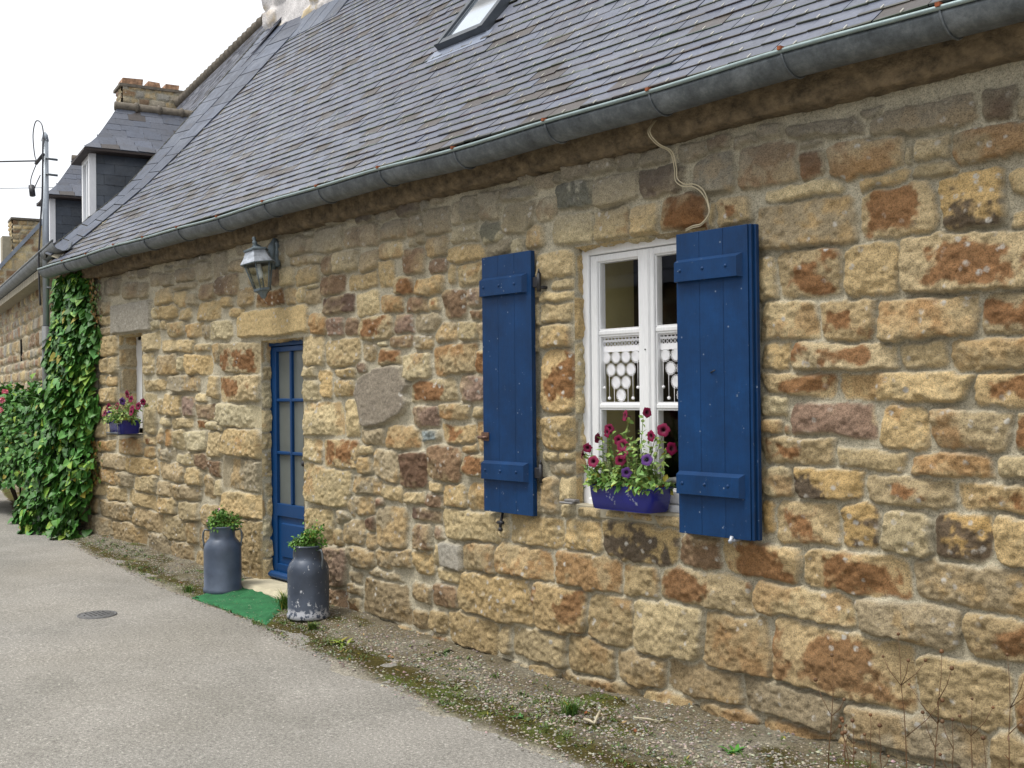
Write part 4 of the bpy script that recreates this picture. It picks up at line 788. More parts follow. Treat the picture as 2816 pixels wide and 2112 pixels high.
b = MB().tube([(-3.70 + .085 * (1 - math.cos(math.pi * k / 12)), -.0, 1.06 + .145 * math.sin(math.pi * k / 12) ** .8) for k in range(13)], .014, 10)
b.box(-3.54, -3.49, -.03, .03, 1.045, 1.075, bev=.006)
tag(b.build('curved_handle', simple('grey_plastic', srgb(128, 130, 128, .8), .6, .1, 20)), 'arched grey plastic handle on the sill between planter and nearer shutter', 'handle')
# ---- crochet half-curtains
def crochet(root_loc, xa, zt, label):
    r = thing('crochet_curtain', root_loc, label, 'curtain', 'crochet curtains behind the big window')
    y = .103; sx = .0735; w = .285
    v = MB()
    for zz, hh in ((zt - .003, .005), (zt - .022, .006), (zt - .067, .016)): v.box(xa, xa + w, y, y + .003, zz - hh, zz + hh)
    n = 11
    for i in range(n + 1):
        x = xa + w * i / n; v.tube([(x, y, zt), (x + .004, y, zt - .022)], .0042, 5, cap=False)
        for s_ in (-1, 1): v.tube([(x + s_ * w / n / 2.2, y, zt - .026), (x + s_ * .002, y, zt - .039), (x + s_ * w / n / 2.2, y, zt - .053)], .0024, 4, cap=False)
    v.build('valance', M['lace'], r)
    def ros(cx, cz):
        m = MB(); R = .0325
        for q in (.1, .32, .54, .78): m.lathe([(R * q - .0032, 0), (R * q - .001, .0022), (R * q + .0032, 0)], (cx, y, cz), 20, M=Matrix.Rotation(math.pi / 2, 3, 'X'))
        m.lathe([(.002, .0), (R * .80, .0)], (cx, y + .001, cz), 20, M=Matrix.Rotation(math.pi / 2, 3, 'X'))
        for k in range(14):
            a = 2 * math.pi * k / 14; c = (cx + math.cos(a) * R * .93, cz + math.sin(a) * R * .93)
            m.tube([(c[0] + .0056 * math.cos(j * 1.047 + a), y, c[1] + .0056 * math.sin(j * 1.047 + a)) for j in range(7)], .0017, 4, cap=False)
        m.build('rosette', M['lace'], r)
    pts = []
    for row, (k, off) in enumerate(((4, 0), (3, .5), (2, 1), (1, 1.5))):
        for i in range(k): cx, cz = xa + .036 + (i + off) * sx, zt - .112 - row * .069; ros(cx, cz); pts.append((row, i, cx, cz))
    for row, i, cx, cz in pts:
        if row == 0:
            m = MB()
            for dx in (-.018, 0, .018): m.tube([(cx + dx, y, zt - .078), (cx + dx * .6, y, cz + .028)], .0015, 4)
            m.build('thread', M['lace'], r)
    for row, k, last in ((0, 4, 0), (1, 3, 0), (2, 2, 0)):
        for i in (0, k - 1):
            cx, cz = [(c, d) for (rr_, ii, c, d) in pts if rr_ == row and ii == i][0]; dx = -.014 if i == 0 else .014; Lt = .13 - .012 * row
            m = MB().tube([(cx + dx, y, cz - .028), (cx + dx, y, cz - .028 - Lt)], .0015, 5).lathe([(0, -.009), (.007, -.006), (.0095, 0), (.007, .006), (0, .009)], (cx + dx, y, cz - .035 - Lt), 12); m.build('tassel', M['lace'], r)
crochet((-4.1, .12, 1.6), -4.222, 1.948, 'white crochet curtain of rosettes in the middle pane of the left sash')
crochet((-3.7, .12, 1.6), -3.795, 1.948, 'white crochet curtain half hidden behind the nearer blue shutter')

# ---- plants: shared leaf helpers
def leafmat(name, c, c2=None, rough=.5, var=.35):
    t = NT(name); a = t.attr('Col'); n = t.noise(30, 3, .6)
    t.col(t.mix(a.outputs['Color'], t.ramp(n, [(.3, .8), (.7, 1.2)]), .7, 'MULTIPLY')).set(Roughness=rough)
    t.p.inputs['Specular IOR Level'].default_value = .35
    try: t.p.inputs['Subsurface Weight'].default_value = 0.0
    except Exception: pass
    return t.m
M['leaf'] = leafmat('leaf', None); M['petal'] = leafmat('petal', None, rough=.6)
def leaf(mb, p, d, n, L, W, col, fold=.25, droop=.2, tip=.35, mi=0):
    """pointed leaf: base p, direction d, normal n"""
    d = d.normalized(); n = (n - d * n.dot(d)).normalized(); s_ = d.cross(n)
    q = [p, p + d * L * .33 + s_ * W * .5 + n * W * fold * .5 - n * 0, p + d * L * tip * 2 + s_ * W * .36 + n * (W * fold * .3 - L * droop * .4), p + d * L - n * L * droop,
         p + d * L * tip * 2 - s_ * W * .36 + n * (W * fold * .3 - L * droop * .4), p + d * L * .33 - s_ * W * .5 + n * W * fold * .5, p + d * L * .4, p + d * L * .75 - n * L * droop * .5]
    mb.add(q, [(0, 1, 6), (1, 2, 7, 6), (2, 3, 7), (0, 6, 5), (6, 7, 4, 5), (7, 3, 4)], mi, False, col)
def rv(r): 
    while 1:
        v = Vector((r.uniform(-1, 1), r.uniform(-1, 1), r.uniform(-1, 1)))
        if .1 < v.length < 1: return v.normalized()
def gcol(r, base, k=.55, v=.35, yel=0):
    f = r.uniform(1 - v, 1 + v); c = srgb(*base, k); h = r.uniform(-.12, .12); c = (c[0] * f * (1 + h), c[1] * f, c[2] * f * (1 - h))
    if r.random() < yel: c = srgb(170, 160, 60, k)
    return c
def trumpet(name, c, d, R, parent, col, r, mat=None):
    """petunia: five-lobed flared trumpet with a dark throat"""
    mb = MB(); d = d.normalized(); a = d.orthogonal().normalized(); b = d.cross(a); n = 20; ph = r.random() * 6
    rings = [(.08, -1.15, .5), (.12, -.55, .6), (.26, -.1, .55), (.6, .08, .95), (1.0, .10, 1.05)]; vs = []
    for i, (q, h, s_) in enumerate(rings):
        for k in range(n):
            an = 2 * math.pi * k / n + ph; lob = 1 + (.09 * math.cos(5 * an) + .06 * math.cos(10 * an + 1)) * (q > .5) * q
            rad = R * q * lob; z = R * h + (R * .16 * math.sin(10 * an + ph) * (q > .9)) - R * .12 * (q > .9)
            vs.append(c + a * math.cos(an) * rad + b * math.sin(an) * rad + d * z)
    base = len(mb.v)
    for i in range(len(rings)):
        cc = {0: (col[0] * .5, col[1] + .01, col[2] * 1.2), 1: tuple(x * .25 for x in col), 2: tuple(x * .22 for x in col), 3: col, 4: tuple(min(1, x * 1.15) for x in col)}[i]
        mb.v += [tuple(p) for p in vs[i * n:(i + 1) * n]]; mb.col += [cc] * n
    for i in range(len(rings) - 1):
        for k in range(n): mb.f.append((i * n + k, i * n + (k + 1) % n, (i + 1) * n + (k + 1) % n, (i + 1) * n + k)); mb.mi.append(0); mb.sm.append(True)
    return mb.build(name, M['petal'], parent)
CR_ = srgb(160, 2, 78, .5); PU = srgb(96, 52, 130, .7)
def petunias(loc, label, x0, x1, y0, y1, zr, flowers, seed, hmax, R=.030, nl=950, far=False):
    r = random.Random(seed); root = thing('petunia_plant', loc, label, 'flowering plant')
    st = MB(); fo = MB()
    for (fx, fz, fy, dx, pur) in flowers:
        c = Vector((fx, fy, fz)); bx = x0 + (x1 - x0) * min(1, max(0, (fx - x0) / (x1 - x0) * .7 + .15)); p0 = Vector((bx, (y0 + y1) / 2, zr - .02)); m1 = (p0 + c) / 2 + Vector((r.uniform(-.02, .02), -.02, r.uniform(0, .03)))
        d = Vector((dx, -1, r.uniform(-.15, .4)))
        if abs(dx) > 1.4: d = Vector((dx, -.35, .2))
        trumpet('flower', c, d, R * r.uniform(.85, 1.1), root, PU if pur else CR_, r)
        e = c - d.normalized() * R * 1.1; st.tube([p0, m1, e], [.003, .0022, .0016], 5, col=gcol(r, (110, 130, 70)))
        for k in range(r.randint(12, 20)):
            t_ = r.uniform(.35, .98); q = p0.lerp(m1, t_ * 2) if t_ < .5 else m1.lerp(e, t_ * 2 - 1)
            leaf(fo, q, rv(r) + Vector((0, -.2, .2)), rv(r) + Vector((0, -.4, .9)), r.uniform(.022, .042), r.uniform(.013, .022), gcol(r, (132, 160, 80), .75, .35, .05))
    for k in range(nl):
        u = r.random(); x = x0 + (x1 - x0) * u; env = hmax * (.62 + .45 * math.sin(u * 9 + seed)) * (1 - abs(u - .55) * .55); z = zr + env * r.random() ** 1.25 - .012
        y = (y0 + y1) / 2 + (y1 - y0) * r.uniform(-.62, .5); sz = r.uniform(.7, 1.2) * (1.0 if z < zr + .09 else .72)
        leaf(fo, Vector((x + r.uniform(-.03, .03), y, z)), rv(r) + Vector((0, -.5, .15)), rv(r) * .7 + Vector((0, -.5, .9)), .042 * sz, .025 * sz, gcol(r, (116, 150, 72) if r.random() < .7 else (150, 172, 96), .8, .35, .05))
    for k in range(26):    # broad low leaves spilling over the front rim
        x = r.uniform(x0 + .06, x1 - .02); p = Vector((x, y0 + .01, zr + r.uniform(.0, .04))); leaf(fo, p, Vector((r.uniform(-.5, .5), -.8, r.uniform(-.7, .2))), Vector((0, -.7, 1)), r.uniform(.035, .058), r.uniform(.02, .03), gcol(r, (104, 156, 68), .8, .25, .07), droop=.3)
    for k in range(30):
        x = r.uniform(x0 + .04, x1 - .04); p0 = Vector((x, r.uniform(y0 + .03, y1 - .03), zr - .02)); st.tube([p0, p0 + Vector((r.uniform(-.05, .05), r.uniform(-.05, .03), r.uniform(.6, 1.0) * hmax * .8))], [.0028, .0016], 5, col=gcol(r, (120, 130, 76)))
    fo.build('foliage', M['leaf'], root); st.build('stem', M['leaf'], root)
    return root
def enamel(name, c):
    t = NT(name); n = t.noise(5, 4, .6); t.col(t.ramp(n, [(.3, tuple(x * .8 for x in c)), (.7, tuple(x * 1.2 for x in c))])).set(Roughness=.24); t.bump(t.noise(60, 3, .6), .0006, .5); return t.m
M['cobalt'] = enamel('cobalt_glaze', srgb(26, 32, 118, .95)); M['terracotta'] = simple('terracotta', srgb(176, 98, 66, .8), .85, .15, 20)
M['soil'] = simple('potting_soil', (.03, .02, .014), .95, .4, 40, bump=.01)
M['decal'] = simple('faded_floral_print', srgb(150, 156, 178, .8), .5, .2, 60)
def planter(loc, label, x0, x1, y0, y1, z0, z1, print_=True, hanger=False):
    root = thing('flower_planter', loc, label, 'planter'); cx, cy = (x0 + x1) / 2, (y0 + y1) / 2; W, Dp = (x1 - x0) / 2, (y1 - y0) / 2
    def ring(sx, sy, z, rr, n=6):
        pts = []
        for qx, qy, a0 in ((1, 1, 0), (-1, 1, 90), (-1, -1, 180), (1, -1, 270)):
            for k in range(n): a = math.radians(a0 + 90 * k / (n - 1)); pts.append((cx + qx * (sx - rr) + rr * math.cos(a), cy + qy * (sy - rr) + rr * math.sin(a), z))
        return pts
    def loft(rings, close=True, smooth=True):
        mb = MB(); m = len(rings[0]); mb.add(sum(rings, []), [(i * m + k, i * m + (k + 1) % m, (i + 1) * m + (k + 1) % m, (i + 1) * m + k) for i in range(len(rings) - 1) for k in range(m)], 0, smooth)
        return mb
    H = z1 - z0; rr = .035
    rings = [ring(W * .86, Dp * .80, z0, rr), ring(W * .90, Dp * .86, z0 + .006, rr), ring(W * .95, Dp * .93, z0 + H * .6, rr), ring(W * .965, Dp * .95, z1 - .012, rr), ring(W * .985, Dp * .98, z1 - .008, rr), ring(W, Dp, z1, rr), ring(W * .99, Dp * .975, z1 + .004, rr), ring(W * .955, Dp * .93, z1 + .001, rr), ring(W * .94, Dp * .9, z1 - .03, rr), ring(W * .9, Dp * .85, z0 + .02, rr)]
    mb = loft(rings); m = len(rings[0]); mb.f.append(tuple(range(m))); mb.mi.append(0); mb.sm.append(False)
    box = mb.build('trough', M['cobalt'], root)
    lin = loft([ring(W * .9, Dp * .84, z1 - .04, rr), ring(W * .93, Dp * .88, z1 + .006, rr), ring(W * .93, Dp * .88, z1 + .012, rr), ring(W * .90, Dp * .83, z1 + .012, rr), ring(W * .9, Dp * .83, z1 - .05, rr)])
    lin.build('liner', M['terracotta'], root)
    s_ = MB(); rg = ring(W * .9, Dp * .83, z1 - .008, rr); s_.add(rg, [tuple(range(len(rg)))]); s_.build('soil', M['soil'], root)
    if print_:
        r = random.Random(3)
        for bx in (x0 + .13, x0 + .29):
            pm = MB()
            for k in range(15):
                t_ = k / 14; px = bx + .075 * t_ + r.uniform(-.008, .008); pz = z1 - .03 - .052 * t_ + r.uniform(-.01, .018); yy = y0 + Dp * .05 + .002 + (z1 - pz) * .07 * Dp / .09
                for a in range(4): an = a * 1.57 + r.random(); pm.add([(px, yy - .004, pz), (px + .006 * math.cos(an), yy - .004, pz + .006 * math.sin(an)), (px + .006 * math.cos(an + .7), yy - .004, pz + .006 * math.sin(an + .7))], [(0, 1, 2)])
            pm.build('print', M['decal'], box)
    if hanger:
        h = MB()
        for x in (x0 + .03, x1 - .03): h.tube([(x, .02, z1 - .02), (x, y0 - .012, z1 - .03), (x, y0 - .012, z0 - .006), (x, .02, z0 - .01)], .006, 6)
        h.tube([(x0 + .02, y0 - .012, z0 + .01), (x1 - .02, y0 - .012, z0 + .01)], .006, 6); h.build('hanger', M['zinc'], root)
    return root
planter((-3.86, -.05, 1.04), 'cobalt blue glazed planter with faint white flower print on the sill of the big window', -4.095, -3.635, -.155, .035, 1.04, 1.165)
petunias((-3.86, -.06, 1.16), 'magenta petunias growing in the blue planter between the two shutters', -4.08, -3.65, -.15, .03, 1.165,
         [(-3.857, 1.525, -.1, -.5, 0), (-3.704, 1.543, -.1, 1.6, 0), (-3.987, 1.437, -.1, -.2, 0), (-4.049, 1.406, -.11, -1.6, 0), (-4.112, 1.353, -.12, .4, 0), (-4.172, 1.317, -.1, -1.3, 0), (-3.905, 1.398, -.1, .2, 0),
          (-3.837, 1.376, -.14, .5, 0), (-4.02, 1.288, -.17, .4, 0), (-3.83, 1.335, -.15, .3, 0), (-3.835, 1.300, -.16, .9, 0), (-3.681, 1.425, -.1, -.1, 0), (-3.616, 1.456, -.08, .6, 0), (-3.545, 1.367, -.1, 1.6, 0), (-3.775, 1.242, -.18, .8, 1), (-3.692, 1.307, -.12, .5, 1), (-3.99, 1.455, -.08, 1.0, 0)], 21, .26)
planter((-10.55, -.1, 1.28), 'cobalt blue planter in a metal hanger under the narrow far window', -10.74, -10.40, -.22, .0, 1.285, 1.415, False, True)
petunias((-10.45, -.1, 1.41), 'magenta petunias growing in the hanging planter of the narrow window beside the creeper', -10.82, -10.38, -.21, -.02, 1.41,
         [(-10.473, 1.669, -.12, .1, 0), (-10.38, 1.624, -.12, .3, 0), (-10.95, 1.535, -.15, -.4, 0), (-10.88, 1.55, -.15, .2, 0), (-10.655, 1.556, -.15, .2, 0), (-10.57, 1.602, -.13, .5, 1), (-10.175, 1.557, -.13, .3, 0), (-10.084, 1.597, -.12, .6, 0), (-10.221, 1.5, -.18, .2, 0), (-10.107, 1.58, -.1, -.2, 1), (-10.97, 1.479, -.16, .1, 0), (-10.803, 1.482, -.17, .5, 1), (-10.25, 1.53, -.16, .2, 0)], 22, .18, R=.036, nl=520)

# ---- wall lantern
lan = thing('wall_lantern', (-7.62, 0, 2.75), 'weathered metal coach lantern hanging askew on a curled bracket above the door', 'lantern')
mb = MB().box(-7.695, -7.61, -.05, .0, 2.65, 2.85, bev=.014).tube([(-7.65, -.03, 2.87), (-7.65, -.06, 2.80), (-7.65, -.065, 2.72), (-7.65, -.045, 2.63)], [.02, .034, .03, .018], 10)
mb.tube([(-7.65, -.05, 2.70), (-7.655, -.11, 2.76), (-7.66, -.165, 2.80), (-7.65, -.205, 2.815), (-7.645, -.225, 2.79)], .012, 10); mb.build('bracket', M['lantern'], lan)
T = Matrix.Translation(Vector((-7.565, -.215, 2.60))) @ Matrix.Rotation(math.radians(-7), 4, 'Y') @ Matrix.Rotation(math.radians(6), 4, 'X')
def hexring(R, z): return [T @ Vector((R * math.cos(math.pi / 3 * k + .35), R * math.sin(math.pi / 3 * k + .35), z)) for k in range(6)]
def hexloft(mb, pr, mi=0):
    for i in range(len(pr) - 1):
        a, b = hexring(*pr[i]), hexring(*pr[i + 1])
        mb.add(a + b, [(k, (k + 1) % 6, 6 + (k + 1) % 6, 6 + k) for k in range(6)], mi)
mb = MB(); hexloft(mb, [(.142, .055), (.132, .07), (.112, .095), (.098, .125), (.088, .15)]); mb.build('lantern_roof', M['lanternroof'], lan)
mb = MB(); hexloft(mb, [(.088, .15), (.100, .152), (.100, .163), (.05, .178), (.02, .19), (.0, .19)]); hexloft(mb, [(.142, .055), (.142, .049), (.10, .049)])
for z, R in ((.195, .016), (.212, .011), (.222, .015), (.24, .014), (.25, .009), (.258, .013), (.268, .011), (.276, .0)): pass
ax = [(.019, .185), (.012, .205), (.020, .215), (.017, .23), (.010, .238), (.016, .25), (.012, .262), (0, .268)]
mb.lathe([(r_, z) for r_, z in ax], n=14, M=T.to_3x3(), c=T.translation); mb.build('finial', M['lantern'], lan)
mb = MB(); a, b = hexring(.110, .05), hexring(.062, -.145)
for k in range(6): mb.tube([a[k], b[k]], .006, 6)
hexloft(mb, [(.068, -.14), (.070, -.146), (.070, -.158), (.05, -.162), (.03, -.185), (.022, -.205), (.012, -.215), (.0, -.216)]); mb.build('cage', M['lantern'], lan)
mb = MB(); hexloft(mb, [(.106, .05), (.060, -.145)]); mb.build('glass', M['lampglass'], lan)
mb = MB().lathe([(.0, .055), (.018, .05), (.02, .0), (.026, -.03), (.02, -.055), (0, -.062)], n=14, M=T.to_3x3(), c=T.translation); mb.build('bulb', M['lace'], lan)

# ---- milk churns with plants
def churnmat(chips):
    k = .55 if chips else .9
    t = NT('churn_paint'); n = t.noise(6, 4, .6); c = t.ramp(n, [(.3, srgb(68, 78, 94, k)), (.7, srgb(90, 102, 122, k))])
    if chips:
        v = t.noise(24, 6, .75, stretch=(1, 1, .5)); c = t.mix(c, srgb(190, 192, 196, .8), t.ramp(v, [(.605, 0.0), (.63, 1.0)]))
        sx = t.n.new('ShaderNodeSeparateXYZ'); t.l.new(t.co.outputs['Object'], sx.inputs[0]); low = t.ramp(sx.outputs[2], [(.15, 1.0), (.175, 0.0)])
        c = t.mix(c, srgb(176, 178, 184, .8), t.math('MULTIPLY', low, t.ramp(t.noise(24, 4, .6), [(.48, 0.0), (.52, 1.0)])))
    t.col(c).set(Roughness=.42, Metallic=.1); t.bump(t.noise(30, 3, .6), .0015, .6); return t.m
def churn(x, y, z, label, handle_dir, mat, sc_=1.0, H=.50):
    root = thing('milk_churn', (x, y, z), label, 'milk churn', 'old milk churns used as planters'); k = H / .5
    pr = [(0, 0), (.150, 0), (.153, .008), (.153, .03), (.146, .036), (.147, .30), (.146, .335), (.135, .37), (.112, .40), (.102, .412), (.099, .43), (.100, .475), (.106, .488), (.113, .494), (.113, .502), (.104, .503), (.092, .49), (.090, .44), (0, .44)]
    MB().lathe([(a * sc_, b * k) for a, b in pr], (x, y, z), 40).build('body', mat, root)
    for s_ in (-1, 1):
        d = Vector((math.cos(handle_dir), math.sin(handle_dir), 0)) * s_; c = Vector((x, y, z)); p = [c + d * .098 + Vector((0, 0, .468 * k)), c + d * .135 + Vector((0, 0, .475 * k)), c + d * .147 + Vector((0, 0, .45 * k)), c + d * .150 + Vector((0, 0, .41 * k)), c + d * .143 + Vector((0, 0, .37 * k)), c + d * .143 + Vector((0, 0, .345 * k))]
        MB().tube(p, .0075, 8).build('handle', M['zinc'], root)
    return root
zf = float(verge_z(np.array([-7.93]), np.array([-.38]))[0]); zn = float(verge_z(np.array([-6.69]), np.array([-.3]))[0])
CH1 = (-7.95, -.35, zf + .0); CH2 = (-6.72, -.30, zn + .0); print('CHURNZ', zf, zn)
churn(*CH1, 'smooth blue-grey milk churn left of the blue door', .95, churnmat(False), .98, .51)
churn(*CH2, 'chipped dark milk churn with white paint flakes right of the blue door', .2, churnmat(True), .98, .50)
def clump(x, y, z, R, H, seed, label, n=560, flower=None, side=0):
    r = random.Random(seed); root = thing('pot_plant', (x, y, z), label, 'potted plant'); fo = MB(); st = MB()
    for k in range(60):
        a = r.random() * 6.28; rr_ = R * r.random() ** .5; p = Vector((x, y, z)) + Vector((.05 * math.cos(a), .05 * math.sin(a), 0)); q = Vector((x + rr_ * math.cos(a), y + rr_ * math.sin(a), z + H * (1 - .5 * (rr_ / R) ** 2) * r.uniform(.5, .95)))
        st.tube([p, (p + q) / 2 + Vector((0, 0, .02)), q], [.0028, .002, .0015], 4, col=gcol(r, (110, 120, 60)))
    for k in range(n):
        a = r.random() * 6.28; ph = math.acos(r.uniform(0, 1)); q = r.uniform(.55, 1.02); lump = 1 + .22 * math.sin(a * 3 + seed) + .15 * math.sin(ph * 5 + a * 2)
        p = Vector((x + R * q * lump * math.sin(ph) * math.cos(a) + side * H * math.cos(ph) * .4, y + R * q * lump * math.sin(ph) * math.sin(a), z + H * q * lump * math.cos(ph) - .01))
        o = (p - Vector((x, y, z))).normalized(); leaf(fo, p, rv(r) + o * .9, rv(r) * .6 + o + Vector((0, 0, .5)), r.uniform(.02, .032), r.uniform(.013, .02), gcol(r, (96, 138, 56), .8, .4, .05 if side else .01))
    fo.build('foliage', M['leaf'], root); st.build('stem', M['leaf'], root)
    if flower:
        for fx, fy, fz in flower: trumpet('flower', Vector((x + fx, y + fy, z + fz)), Vector((0, -1, .6)), .013, root, srgb(214, 150, 190, .8), r)
clump(CH1[0], CH1[1], CH1[2] + .50, .115, .135, 5, 'rounded leafy plant with two tiny pink flowers in the far milk churn', 1000, flower=[(.0, -.03, .14), (-.11, -.07, .05)])
clump(CH2[0] - .02, CH2[1], CH2[2] + .49, .105, .085, 6, 'straggly leafy plant with a taller right side in the near chipped milk churn', 760, side=.0)
r = random.Random(9); fo = MB()
for k in range(170):
    p = Vector((CH2[0] + .06 + r.gauss(0, .028), CH2[1] + .02 + r.gauss(0, .03), CH2[2] + .56 + abs(r.gauss(.02, .035)))); leaf(fo, p, rv(r) + Vector((0, 0, .6)), rv(r) + Vector((0, -.3, .7)), r.uniform(.018, .03), r.uniform(.01, .015), gcol(r, (98, 142, 56), .8, .35, .05))
fo.build('foliage', M['leaf'], [o for o in bpy.data.objects if o.name.startswith('pot_plant')][-1])
# ---- green doormat
t = NT('green_artificial_turf'); n = t.noise(160, 3, .7); n2 = t.noise(9, 4, .6); v = t.n.new('ShaderNodeTexVoronoi'); v.inputs['Scale'].default_value = 42; t.l.new(t.co.outputs['Object'], v.inputs['Vector'])
c = t.mix(t.ramp(n2, [(.3, srgb(36, 110, 64, .72)), (.7, srgb(54, 136, 82, .72))]), t.ramp(n, [(.3, .45), (.7, 1.4)]), .7, 'MULTIPLY')
c = t.mix(c, srgb(176, 170, 150, .7), t.math('MULTIPLY', t.ramp(v.outputs['Distance'], [(.14, 1.0), (.22, 0.0)]), t.ramp(t.noise(8, 3, .6), [(.5, 0.0), (.56, 1.0)])))
t.col(c).set(Roughness=.95); t.bump(n, .006, 1.0)
cs = [(-7.93, -.62), (-8.08, -.12), (-7.28, -.12), (-6.77, -.60)]
uu, vv = np.meshgrid(np.linspace(0, 1, 60), np.linspace(0, 1, 36), indexing='ij'); cs_ = np.array(cs)
mx = (cs_[0, 0] * (1 - uu) + cs_[3, 0] * uu) * (1 - vv) + (cs_[1, 0] * (1 - uu) + cs_[2, 0] * uu) * vv; my = (cs_[0, 1] * (1 - uu) + cs_[3, 1] * uu) * (1 - vv) + (cs_[1, 1] * (1 - uu) + cs_[2, 1] * uu) * vv
mx = mx + .012 * fbm(uu * 7, vv * 7, 501, 3); mz = np.maximum(verge_z(mx, my), road_z(mx)) + .016 + .008 * fbm(mx * 3, my * 3, 505, 2)
inn = (uu > .02) & (uu < .98) & (vv > .03) & (vv < .97); mz = np.where(inn, mz, mz - .012)
mat_o = grid_obj('doormat', np.stack([mx, my, mz], -1), m=t.m); tag(mat_o, 'green artificial turf doormat lying in front of the blue door', 'doormat')
# ---- cable looping down the wall to the window, and thin pipe by the creeper
mb = MB(); pt = [(-3.63, -.10, 3.0), (-3.628, -.155, 2.93), (-3.60, -.125, 2.87), (-3.56, -.07, 2.83), (-3.55, -.05, 2.75), (-3.545, -.05, 2.69), (-3.50, -.05, 2.655), (-3.44, -.05, 2.645), (-3.385, -.05, 2.61), (-3.345, -.05, 2.55), (-3.335, -.055, 2.49), (-3.37, -.07, 2.445), (-3.43, -.06, 2.442), (-3.50, -.03, 2.436)]
def smooth_pts(p, n=6):
    out = []; p = [Vector(q) for q in p]
    for i in range(len(p) - 1):
        a, b, c, d = p[max(i - 1, 0)], p[i], p[i + 1], p[min(i + 2, len(p) - 1)]
        for k in range(n): t_ = k / n; out.append(.5 * ((2 * b) + (c - a) * t_ + (2 * a - 5 * b + 4 * c - d) * t_ ** 2 + (3 * b - a - 3 * c + d) * t_ ** 3))
    return out + [p[-1]]
M['cable'] = simple('cream_cable', srgb(205, 192, 160, .8), .5, .1, 20)
mb.tube(smooth_pts(pt), .0032, 8); mb.tube(smooth_pts([(x + .016 * (1 if i < 9 else .3), y - .004, z + (.0 if i < 5 else .008)) for i, (x, y, z) in enumerate(pt)]), .0032, 8)
tag(mb.build('wall_cable', M['cable']), 'pair of cream cables hanging from the gutter above the nearer blue shutter', 'cable')
mb = MB(); mb.tube(smooth_pts([(-11.62, -.05, 3.0), (-11.6, -.055, 2.7), (-11.59, -.055, 2.4), (-11.6, -.05, 2.05)]), .011, 8)
tag(mb.build('wall_pipe', M['zinc']), 'thin grey pipe running down the wall between creeper and far window', 'pipe')

# ---- creeper on the left end of the wall, and rose bush beyond it
def creeper(name, loc, label, cat, pts_fn, n, seed, base, L0, L1, extra=None, yel=.02):
    r = random.Random(seed); root = thing(name, loc, label, cat); fo = MB()
    for k in range(n):
        p, o, kk = pts_fn(r)
        if p is None: continue
        d = Vector((r.uniform(-.9, .9), 0, -1)) * .8 + o * r.uniform(.2, 1.2) + rv(r) * .45; nn_ = o + Vector((0, 0, .45)) + rv(r) * .5; L = (L0 + (L1 - L0) * r.random() ** 1.3) * kk
        c = gcol(r, base, .62, .5, yel)
        if r.random() < .10: c = gcol(r, (140, 176, 70), .8, .2)
        leaf(fo, p, d, nn_, L, L * r.uniform(.85, 1.1), c, fold=.3, droop=r.uniform(.1, .4), tip=.33)
    fo.build('foliage', M['leaf'], root); return root
def vine_pts(r):
    # along the facade end (X) and round onto the neighbour's wall
    x = r.uniform(-14.0, -11.35); z = .15 + 2.85 * r.random()
    right = np.interp(z, [.15, .8, 1.4, 2.0, 2.6, 3.0], [-11.62, -11.52, -11.5, -11.46, -11.5, -11.75]) + .06 * math.sin(z * 9)
    left = np.interp(z, [.15, 1.5, 1.9, 3.0], [-14.6, -14.0, -13.0, -12.9])
    if x > right or x < left: return None, None, None
    th = np.interp(z, [.1, .6, 1.3, 2.2, 3.0], [.50, .42, .30, .18, .10]) * (.75 + .35 * math.sin(x * 7 + z * 3) * math.sin(z * 5))
    edge = min(1, (right - x) / .18); th *= .25 + .75 * edge
    q = 1 - r.random() ** 2.2 * .7; y = float(wall_y(x)) - .03 - th * q
    o = Vector((.25 * (1 - edge) * 2, -1, .15)).normalized(); return Vector((x, y, z)), o, 1
vc = creeper('climbing_creeper', (-12.4, -.1, .17), 'dense green climbing creeper covering the far end of the cottage wall', 'climbing plant', vine_pts, 11000, 31, (84, 140, 58), .05, .135)
mb = MB(); r = random.Random(2)
for k in range(14):
    x = r.uniform(-13.2, -12.1); P_ = [(x, -.06 + float(wall_y(x)), .15)]; 
    for j in range(7): P_.append((P_[-1][0] + r.uniform(-.12, .12), float(wall_y(P_[-1][0])) - .05, .15 + (j + 1) * .4))
    mb.tube(P_, [.014 - .0015 * j for j in range(8)], 6, col=srgb(92, 74, 54, .6))
mb.build('stem', M['leaf'], vc)
r = random.Random(12); fo = MB()          # thin reddish tendrils creeping right
for k in range(420):
    x = -11.62 + abs(r.gauss(0, .13)); z = r.choice([r.uniform(2.1, 2.95), r.uniform(.75, 1.2), r.uniform(2.3, 2.9)]); leaf(fo, Vector((x, -.05 - r.random() * .03, z)), Vector((r.uniform(-.6, .6), -.2, -1)), Vector((.1, -1, .3)) + rv(r) * .4, r.uniform(.03, .055), r.uniform(.025, .04), gcol(r, (150, 118, 62) if r.random() < .5 else (104, 132, 54), .55, .3))
fo.build('tendril', M['leaf'], vc)
def bush_pts(r):
    a = r.random() * 6.28; ph = math.acos(r.uniform(-.25, 1)); q = r.uniform(.6, 1.0)
    x = -14.9 + 1.75 * q * math.sin(ph) * math.cos(a); y = .22 + .55 * q * math.sin(ph) * math.sin(a); z = .8 + 1.0 * q * math.cos(ph) * (1 + .12 * math.sin(x * 6))
    o = Vector((math.sin(ph) * math.cos(a) * .6, math.sin(ph) * math.sin(a), math.cos(ph))); return Vector((x, y, max(z, .2))), o.normalized(), 1
rb = creeper('rose_bush', (-15.2, .2, .15), 'leafy rose bush with pink blooms growing past the creeper', 'bush', bush_pts, 8500, 32, (86, 142, 58), .055, .1)
